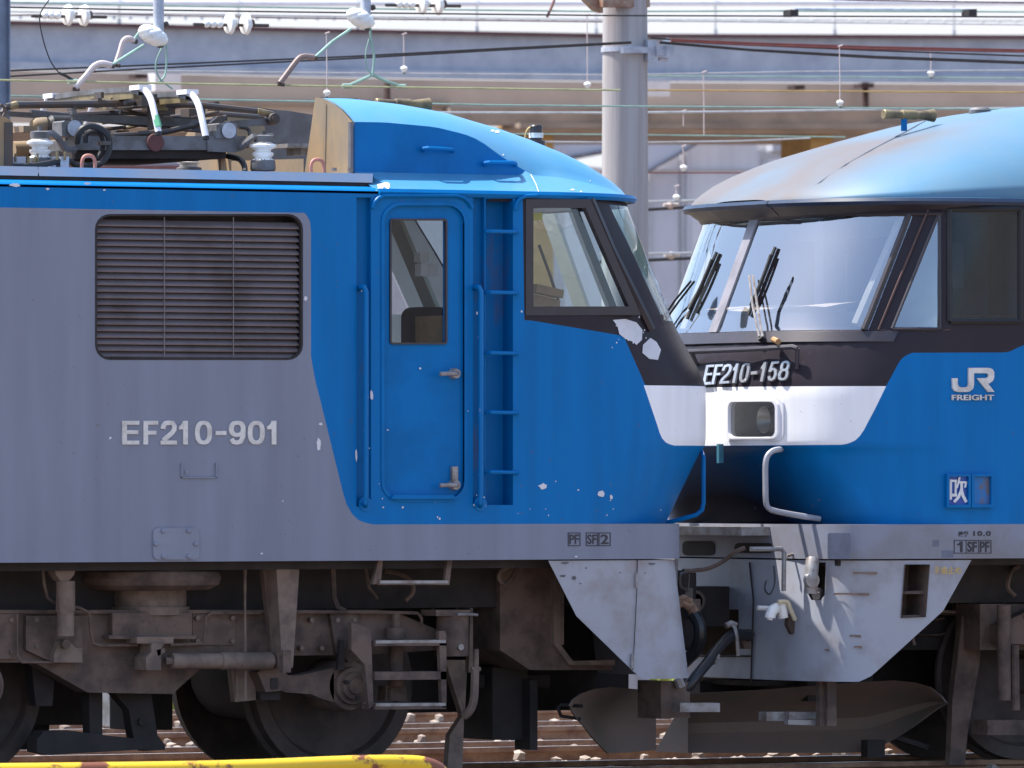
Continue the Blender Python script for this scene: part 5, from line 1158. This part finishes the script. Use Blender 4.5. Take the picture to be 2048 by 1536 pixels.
o = obj('ballast_stones', m, mStone, None); tag(o, 'loose brown ballast stones scattered between the rails', 'ballast', None, 'stuff')
m = M()
for i in range(5200):
    x, y = random.uniform(-8, 16), random.uniform(14.5, 22); h = random.uniform(.25, .95); a = random.uniform(0, 6.28); w_ = random.uniform(.02, .05); dx, dy = random.uniform(-.25,.25), random.uniform(-.2,.2)
    m.add([(x-w_*math.cos(a), y-w_*math.sin(a), -.2), (x+w_*math.cos(a), y+w_*math.sin(a), -.2), (x+dx*.5+w_*.6*math.cos(a), y+dy*.5, -.2+h*.6), (x+dx, y+dy, -.2+h)], [[0,1,2],[0,2,3]])
o = obj('lineside_weeds', m, mGrass, None, None, False); tag(o, 'yellow green weeds growing along the far side of the yard', 'weeds', None, 'stuff')
# ------------------------------------------------------------------ yellow pipe rail in front
yy_ = -5.5; m = M()
pts = [(-300,1545,yy_),(0,1543,yy_),(440,1537,yy_),(700,1527,yy_),(810,1526,yy_),(850,1530,yy_),(876,1541,yy_),(888,1560,yy_),(892,1600,yy_),(892,1700,yy_)]
bs = P(300, 1543, yy_); bs.z = -.2
yr = thing('pipe_barrier', bs, 'rusty yellow pipe barrier in the foreground along the lower edge', 'barrier')
m.tp(pts, 17, 14, 4); obj('rail', m, mYellow, yr)
m = M(); a = P(892,1690,yy_); m.tube([a, Vector((a.x, a.y, -.2))], .053, 12); a2 = P(-260,1545,yy_); m.tube([a2, Vector((a2.x, a2.y, -.2))], .053, 12); obj('post', m, mYellow, yr)
# ------------------------------------------------------------------ viaduct
YV = 48.0
vd = thing('viaduct', Vector((P(1024,150,YV).x, YV, -.2)), 'grey steel girder viaduct with thin railing crossing behind the wires', 'viaduct')
tpx = [(-3400,-40),(-700,26),(20,44),(600,58.5),(1200,70),(2048,73),(2900,76),(6000,120)]; bpx = [(-3400,55),(-700,118),(20,137),(700,152.5),(1200,160),(2048,165),(2900,168),(6000,212)]
m = M(); m.plate(tpx+bpx[::-1], YV, .3); gi = obj('girder', m, mGird, vd)
m = M()
for (a, b), (c_, d) in zip(bpx, bpx[1:]): m.plate([(a,b-14),(c_,d-14),(c_,d+1),(a,b+1)], YV-.08, .07)
obj('girder_flange', m, mGird, gi)
m = M()
for (a, b), (c_, d) in zip(tpx, tpx[1:]): m.plate([(a,b-3),(c_,d-3),(c_,d+4),(a,b+4)], YV-.12, .11)
obj('girder_rim', m, mRim, gi)
m = M(); m.plate([(a, b+4) for a, b in bpx]+[(6000,300),(2900,262),(-700,240),(-3400,180)], YV+1.2, .3); fs_ = obj('beige_fascia', m, mFascia, vd)
m = M(); m.plate([(900,216),(2900,222),(2900,250),(900,250)], YV+1.0, .2); m.plate([(-700,196),(900,203),(900,212),(-700,205)], YV+1.1, .1); m.plate([(1040,246),(2900,250),(2900,262),(1040,256)], YV+.8, .5); split('brown_soffit_beam', m, mSoffit, vd)
m = M()
for u in (778, 1735): m.bx(u-2.5, 163, u+2.5, 214, YV+1.0, .1)
for u, v0, w_ in ((283,147,24),(1735,166,26),(1600,170,20)): m.bx(u-w_/2, v0, u+w_/2, v0+9, YV+.9, .2)
split('hanger_rod', m, mat('dark rust steel', (.05,.025,.025), .8), vd)
for a in ((310,146,362,182),(1288,163,1340,193)):
    m = M(); m.bx(*a, YV+.7, .25); obj('white_box', m, mWhiteP, vd)
for a in ((1053,232,1107,1255),(1622,236,1665,1255),(-700,236,-640,1255),(-1900,220,-1840,1255),(2700,240,2745,1255)):
    m = M(); m.bx(*a, YV+1.8, .8); obj('column', m, mOchre, vd)
m = M(); m.plate([(-300,250),(2300,262),(2300,270),(-300,262)], YV+1.7, 4); obj('deck_underside', m, mSoffit, vd)
ftop = lerp_tab([(a, b) for a, b in tpx])
m0 = M(); 
for k in range(-2, 10):
    u = 238.5*k; m = M(); m.tp([(u, ftop(u)-2, YV+.1), (u, -70, YV+.1)], 1.6, 6); m.tp([(u, ftop(u)-3, YV+.1), (u, ftop(u)-12, YV+.1)], 4, 6); obj('railing_post', m, mWireW, vd)
m = M(); m.tp([(-700,4,YV+.1),(600,7,YV+.1),(2900,4,YV+.1)], 6, 8); m.tp([(-700,-62,YV+.1),(2900,-60,YV+.1)], 5, 8); obj('hand_rail', m, mWhiteP, vd)
m = M(); m.tp([(-700,28,YV+.12),(600,33,YV+.12),(1250,40,YV+.12),(2900,44,YV+.12)], 2, 6)
for k in range(72):
    u = -300+k*37+(k*7 % 11); v = 30+ (u+700)*.0048 if u < 1250 else 40+(u-1250)*.0024
    m.ball(P(u, v+1, YV+.08), .022, 6)
obj('cable_tray', m, mWireW, vd)
# ------------------------------------------------------------------ buildings behind
YB = 70.0
wh_ = thing('warehouse', Vector((P(1400,500,YB).x, YB, -.2)), 'pale grey panel clad warehouse with sloping roof under the viaduct', 'warehouse')
m = M(); m.plate([(930,640),(930,372),(1150,330),(1300,345),(1405,284),(1720,268),(1720,1240),(930,1240)], YB, .4); wl = obj('wall', m, mPanel, wh_)
m = M(); m.plate([(1290,262),(1560,266),(1405,284),(1290,348)], YB-.4, .2); m.plate([(1090,262),(1290,262),(1290,290),(1150,312),(1090,325)], YB-.4, .2); rf_ = obj('roof', m, mPanelD, wh_)
m = M(); m.tp([(1285,350,YB-.45),(1405,281,YB-.45),(1440,270,YB-.45)], 3, 6); m.tp([(1130,318,YB-.45),(1290,288,YB-.45)], 5, 6); split('roof_flashing', m, mGreyPlate, rf_)
m = M()
for u, w_ in ((1302,5),(1366,3),(1530,5)): m.bx(u-w_, 290, u+w_, 980, YB-.06, .06)
for v in (338, 610): m.bx(1296, v, 1560, v+3, YB-.05, .05)
split('wall_seam', m, mRoofP, wl)
m = M(); m.bx(1306,350,1356,980,YB-.03,.03); m.bx(1372,280,1384,980,YB-.03,.03); split('wall_panel', m, mPanelD, wl)
m = M(); m.tp([(1606,293,YB-2),(1640,288,YB-2)], 11, 12); m.plate([(1545,272),(1600,272),(1600,300),(1555,318),(1545,300)], YB-1.9, .5); m.bx(1545,290,1600,302,YB-2,.2); obj('roof_duct', m, mRoofP, wh_)
sh = thing('lineside_shed', Vector((P(330,330,60).x, 60, -.2)), 'long pale corrugated shed showing beneath the pantograph', 'shed')
mCorr = mat('corrugated pale sheet', (.50,.49,.53), .6, var=.05); cb = mCorr.node_tree
wv = cb.nodes.new('ShaderNodeTexWave'); wv.inputs['Scale'].default_value = 4.5; tcx = cb.nodes.new('ShaderNodeTexCoord'); cb.links.new(tcx.outputs['Object'], wv.inputs['Vector']); bpn = cb.nodes.new('ShaderNodeBump'); bpn.inputs['Strength'].default_value = .5; bpn.inputs['Distance'].default_value = .04
cb.links.new(wv.outputs['Fac'], bpn.inputs['Height']); cb.links.new(bpn.outputs[0], cb.nodes['Principled BSDF'].inputs['Normal'])
m = M(); m.plate([(-2600,262),(1130,266),(1130,1250),(-2600,1250)], 60, .3); obj('wall', m, mCorr, sh)
m = M(); m.bx(-2600,330,1130,338,59.8,.15); obj('red_ledge', m, mRed, sh)
# ------------------------------------------------------------------ poles
yp_ = 11.0; k = mpp(1250, yp_); c = P(1250, 500, yp_); b = Vector((c.x, yp_, -.2)); zt2 = P(1250, -120, yp_).z
pl_ = thing('concrete_pole', b, 'thick round concrete catenary pole standing between the two cabs', 'pole')
m = M(); m.lathe(b, [(49*k,0),(46.5*k,(P(1250,400,yp_).z+.2)),(44*k,zt2+.2)], 'z', 36); obj('shaft', m, mConc, pl_)
m = M(); m.lathe((c.x, yp_, P(1250,100,yp_).z), [(46.5*k,-5*k),(48*k,-5*k),(48*k,5*k),(46.5*k,5*k)], 'z', 36); bd = obj('clamp_band', m, mGalv, pl_)
yf = yp_-46*k
m = M(); m.bx(1247,94,1296,106,yf-.05,.05); m.bx(1296,80,1313,122,yf-.02,.1); m.bx(1313,92,1338,112,yf-.04,.2); m.bx(1333,91,1349,112,yf-.06,.06); m.tp([(1318,118,yf),(1334,120,yf)], 4, 6); obj('wire_bracket', m, mGalv, bd)
m = M(); m.lathe(P(1334,92,yf+.02), [(9*k,0),(9*k,10*k),(7*k,15*k),(.001,16*k)], 'z', 14); obj('bracket_insulator', m, mPor, bd)
m = M(); m.bx(1206,-20,1268,14,yf-.02,.1); m.plate([(1150,-20),(1206,-4),(1206,26),(1190,20)], yf+.05, .06); m.bx(1268,-20,1300,14,yf+.05,.2); obj('arm_foot', m, mat('rusty pole bracket', (.30,.23,.17), .7, col2=(.2,.08,.05), amt=.8, scale=10), pl_)
m = M(); m.bx(-14,-100,20,420,8,.2); m.bx(-16,-100,-13,420,7.9,.4); m.bx(19,-100,21,420,7.95,.3); a = P(0,420,8); 
ms = thing('steel_mast', Vector((a.x, 8, -.2)), 'blue grey steel mast at the left edge', 'mast'); obj('shaft', m, mPole, ms)
m = M(); a0, a1 = P(-14,420,8), P(20,420,8); m.box(((a0.x+a1.x)/2, 8.1, (a0.z-.2)/2), (a1.x-a0.x, .2, a0.z+.2)); obj('foot', m, mPole, ms)
# ------------------------------------------------------------------ overhead wires: every one its own thing
def wire(label, pts, y, r, material):
    m = M(); b = P(*pts[0], y); q = [(2*pts[0][0]-pts[1][0], 2*pts[0][1]-pts[1][1])]+list(pts)
    if pts[0][0] > 0: q = list(pts)
    m.tp([(u, v, y) for u, v in q], r, 6); o = obj('overhead_wire', m, material, None, b)
    return tag(o, label, 'wire', 'overhead wires across the yard')
WR = [
 ('greenish top wire touching the pole bracket', [(0,4),(300,11),(700,17),(1210,23),(1600,21.5),(2100,24)], 14, 2.0, mWireG),
 ('dark wire just below the topmost green wire', [(0,14),(300,20),(700,25.5),(1210,31),(2100,34)], 10, 1.8, mWireB),
 ('thin grey wire in front of the viaduct railing, above the girder', [(0,23),(700,33),(1300,42),(2100,50)], 17, 1.5, mWireW),
 ('thin brown wire against the white sky at upper left', [(0,31),(180,27),(560,36),(1210,44)], 18, 1.3, mRim),
 ('upper black cable rising to the pole clamp from the left', [(-20,143),(300,130),(700,113),(1000,97),(1262,84)], 9.4, 2.1, mWireB),
 ('lower black cable rising to the pole clamp from the left', [(-20,155),(300,137),(700,117),(1000,100),(1262,86)], 9.6, 2.1, mWireB),
 ('grey strand wire along the lower half of the girder', [(100,139),(600,145),(1210,150),(1600,143),(2100,140)], 15, 1.7, mWireW),
 ('pale green wire along the girder flange right of the pole', [(1270,152),(1700,154),(2100,157)], 15.5, 1.7, mWireG),
 ('yellow green contact wire in front of the beige fascia', [(0,160),(300,166),(700,173),(1210,180),(1240,180)], 6.2, 2.4, mWireY),
 ('ochre wire in front of the beige fascia right of the pole', [(1262,180),(1600,182),(2100,185)], 13, 2.0, mOchreWire),
 ('green wire passing just above the roof of the left cab', [(0,191),(300,197),(640,203),(1000,210),(1210,212),(1600,215),(2100,219)], 8.4, 2.0, mWireG),
 ('thick twisted grey wire below the beige fascia', [(800,225),(1210,225.5),(1500,223),(1770,218.5),(2100,216)], 12.2, 3.0, mWireW),
 ('thin green wire behind the antenna of the left cab', [(700,266),(1210,269),(1690,274)], 16, 1.6, mWireG),
 ('twisted grey wire crossing the warehouse roof', [(900,282),(1270,285),(1480,282),(1620,276)], 16.5, 2.0, mWireW),
 ('red wire crossing the warehouse wall', [(1200,343),(1300,345.5),(1520,346)], 19, 1.5, mRed),
 ('upper grey pipe-like wire on the warehouse wall between the cabs', [(1200,404),(1300,403),(1480,399)], 20, 3.0, mWireW),
 ('upper thick black cable on the warehouse wall between the cabs', [(1200,422),(1300,419),(1480,408)], 20.3, 3.6, mWireB),
 ('lower grey wire on the warehouse wall between the cabs', [(1200,508),(1300,507),(1480,504)], 20, 2.6, mWireW),
 ('lower thick black cable on the warehouse wall between the cabs', [(1200,524),(1300,520),(1480,512)], 20.3, 3.8, mWireB),
 ('upper red cable falling to the right from the pole', [(1342,79),(1500,86),(1750,94),(2100,101)], 10.2, 2.2, mWireR),
 ('lower red cable falling to the right from the pole', [(1342,82),(1500,90),(1750,98),(2100,104.5)], 10.3, 2.2, mWireR),
 ('upper black cable falling to the right from the pole', [(1300,76),(1500,90),(1750,101),(2100,114)], 10.4, 1.9, mWireB),
 ('middle black cable falling to the right from the pole', [(1320,84),(1500,99),(1750,113),(2100,126)], 10.6, 2.1, mWireB),
 ('lowest black cable falling to the right from the pole', [(1320,86),(1500,101),(1750,116),(2100,129)], 10.8, 1.8, mWireB),
 ('brown wire in the upper right sky', [(1270,-14),(1700,0),(2100,6)], 13.5, 1.6, mRim)]
for a in WR: wire(*a)
def dropper(label, u, v0, v1, y, bulb=True, r=1.1):
    b = P(u, v1, y); t = thing('wire_dropper', b, label, 'insulator', 'droppers with white insulators')
    m = M(); m.tp([(u-1,v0,y),(u,(v0+v1)/2,y),(u,v1-14 if bulb else v1,y)], r, 5); m.tp([(u-4,v0+1,y),(u+5,v0-2,y)], 1.6, 5); obj('rod', m, mArm, t)
    if bulb:
        k = mpp(u, y); m = M(); m.lathe(P(u, v1-7, y), [(3*k,-6*k),(4*k,-3*k),(7*k,0),(7.5*k,3*k),(5*k,6*k),(2*k,7*k)], 'z', 12); obj('insulator', m, mPor, t)
        m = M(); m.tp([(u,v1-12+10,y),(u,v1+2,y)], 2.6, 6); obj('clip', m, mGun, t)
for a in (('white insulator dropper standing over the hump of the left cab', 654, 66, 194, 8.4), ('white insulator on a bent rod left of the pole, highest on the girder', 808, 68, 146, 15), ('white insulator dropper just left of the concrete pole', 1175, 30, 178, 13), ('tall white insulator dropper right of the pole over the warehouse', 1680, 92, 214, 8.4), ('white insulator dropper at upper right on the girder', 1862, 100, 155, 15.5), ('white insulator on the red wire by the warehouse', 1367, 292, 344, 19), ('small cream insulator on the grey wire between the cabs', 1353, 372, 403, 20)): dropper(*a)
for lb, u, v0, v1, y in (('thin bare rod hanging beside the warehouse roof', 1408, 144, 270, 15), ('short bent wire tail hanging from the twisted grey wire', 1367, 222, 252, 12.2)): dropper(lb, u, v0, v1, y, False)
for lb, u, v in (('cream ring insulator on the upper black cable between the cabs', 1341, 410), ('cream ring insulator on the lower black cable between the cabs', 1343, 511)):
    m = M(); c = P(u, v, 20.2); k = mpp(u, 20.2); m.lathe(c, [(5*k,-5*k),(8*k,-3*k),(8*k,3*k),(5*k,5*k)], 'x', 14); m.tp([(u-14,v,20.2),(u+16,v-1,20.2)], 3.4, 8)
    o = obj('cable_insulator', m, mDirtyWhite, None, c); tag(o, lb, 'insulator', 'cable insulators')
def bell(label, u, v, y, s=1.):
    k = mpp(u, y)*s; b = P(u, v, y); t = thing('bell_insulator', b, label, 'insulator', 'bell insulators on hanging tubes')
    m = M(); m.tp([(u+12*s,-60,y),(u+12*s,v+4,y)], 11*s, 10); obj('tube', m, mGalv, t)
    m = M(); ax = Vector((.75, 0, .66)).normalized()
    for d, rr in ((-24,14),(-15,21),(-4,25),(8,25),(19,21)):
        c = b+Vector((d*k*.62, 0, -d*k*.5)); r0 = rr*k; m.ball(c, r0, 12, (1,1,.62))
    obj('porcelain', m, mPor, t)
    m = M(); m.tp([(u+24*s,v-20,y),(u+30*s,v-22,y)], 6*s, 8); m.tp([(u+14*s,v+6,y),(u+16*s,v+26,y)], 6*s, 8); split('cap', m, mGun, t)
bell('left porcelain bell insulator on a galvanised tube over the pantograph', 305, 70, 6.2, 1.)
bell('right porcelain bell insulator on a galvanised tube above the left cab', 720, 36, 6.2, .95)
def strain(label, u, v, y, n=2):
    k = mpp(u, y); b = P(u, v, y); t = thing('strain_insulator', b, label, 'insulator', 'strain insulators')
    m = M()
    for i in range(n): m.lathe(b+Vector((i*36*k, 0, 0)), [(6*k,-10*k),(20*k,-7*k),(22*k,0),(12*k,4*k),(6*k,12*k)], 'x', 16)
    for i in range(3): m.ball(b+Vector((-(26+i*14)*k, 0, -2*k)), 8*k, 8)
    obj('disc', m, mPor, t)
    m = M(); m.tp([(u-75,v+2,y),(u+75,v+4,y)], 3.5, 7); m.tp([(u-4,v,y),(u+8,v,y)], 9, 8); m.tp([(u+32,v,y),(u+44,v,y)], 9, 8); obj('rod', m, mGun, t)
strain('double disc strain insulator against the girder top at left', 462, 47, 9.0)
strain('double disc strain insulator at the top edge over the left cab', 846, 8, 13)
strain('grey double disc strain insulator at the upper left corner', 138, 30, 12)
def arm(label, pts, y, material, r=6, rods=()):
    b = P(*pts[0], y); t = thing('steady_arm', b, label, 'steady arm', 'steady arms of the contact wire')
    m = M(); m.tp([(u, v, y) for u, v in pts], r, 8, 4); obj('bent_arm', m, material, t)
    if rods:
        m = M()
        for a, c in rods: m.tp([(*a, y), (*c, y)], 3.2, 7)
        obj('tie_rod', m, mWireG, t)
    m = M(); u, v = pts[0]; m.tp([(u-6,v+2,y),(u+8,v+4,y)], 4, 6); u, v = pts[-1]; m.tp([(u-4,v,y),(u+6,v+2,y)], 5, 6); split('clamp', m, mGun, t)
arm('pale bent steady arm nearest the left edge', [(150,176),(172,152),(188,133),(204,127),(222,131)], 6.2, mArm, 6.5, (((224,130),(288,90)),))
arm('pale upright steady arm below the left bell insulator', [(232,128),(240,104),(247,82),(258,77),(268,82)], 6.6, mArm, 6, (((268,80),(288,52)),))
arm('brown bent steady arm in the middle of the girder', [(560,166),(578,142),(596,119),(608,113),(628,115)], 6.2, mat('brown fibre arm', (.24,.17,.15), .6), 6, (((630,115),(664,84)),((664,84),(702,58))))
def jumper(label, lines, y, material, clamps=()):
    b = P(*lines[0][0][0], y); t = thing('jumper_wire', b, label, 'jumper wire', 'jumper wires')
    m = M()
    for pts, r in lines: m.tp([(u, v, y) for u, v in pts], r, 6, 4)
    obj('strand', m, material, t)
    m = M()
    for u, v in clamps: m.tp([(u-9,v,y),(u+9,v,y)], 5, 7)
    if clamps: split('clamp', m, mWireG, t)
jumper('green looped jumper wire with two clamps under the right bell insulator', [([(740,52),(742,80),(748,112),(745,150)], 3), ([(738,78),(731,110),(735,138),(746,150)], 1.6), ([(745,150),(722,160),(700,170)], 3.4), ([(746,150),(772,162),(800,172)], 3.4)], 6.3, mWireG, ((694,172),(802,173)))
jumper('dark looped jumper wire under the left bell insulator', [([(332,88),(333,120),(330,150),(318,164)], 2.2), ([(328,88),(314,118),(312,140),(322,160),(345,178)], 1.8)], 6.3, mWireG)
jumper('thin dark wire curving down beside the left mast', [([(98,0),(80,30),(84,70),(100,120),(118,146)], 1.3), ([(118,146),(132,152),(150,163)], 3)], 6.3, mWireB, ((146,163),))
jumper('rusty link hanging above the left edge of the pole', [([(1112,-10),(1104,12),(1094,34)], 3)], 14, mRed)
for lb, u, v in (('left dark splice clamp joining the topmost wires', 1588, 25), ('right dark splice clamp joining the topmost wires', 1945, 24)):
    m = M(); m.bx(u-7, v-6, u+9, v+8, 13.9, .12); b = P(u, v, 13.9); o = obj('splice_clamp', m, mWireB, None, b); tag(o, lb, 'clamp', 'splice clamps')
m = M(); m.tp([(1590,19.5,14.1),(1800,20.5,14.1),(1944,21,14.1)], 4, 8); o = obj('splice_bar', m, mGalv, None, P(1590,19.5,14.1)); tag(o, 'bright metal bar between two splice clamps at upper right', 'metal bar')
# small point machine seen between the wheels
pm = thing('point_machine', P(224,1420,11.2)*1.0, 'small grey and white trackside point machine seen between the wheels', 'point machine'); pm.location.z = -.2
c = Vector((pm.location.x, 11.2, 0)); m = M(); m.box(c+Vector((0,0,.06)), (.14,.2,.2)); m.box(c+Vector((-.01,0,.2)), (.1,.15,.08)); obj('case', m, mPanGrey, pm); m = M(); m.lathe(c+Vector((.03,-.11,.12)), [(.03,0),(.03,-.05),(.02,-.06)], 'y', 12); obj('cover', m, mDark, pm)
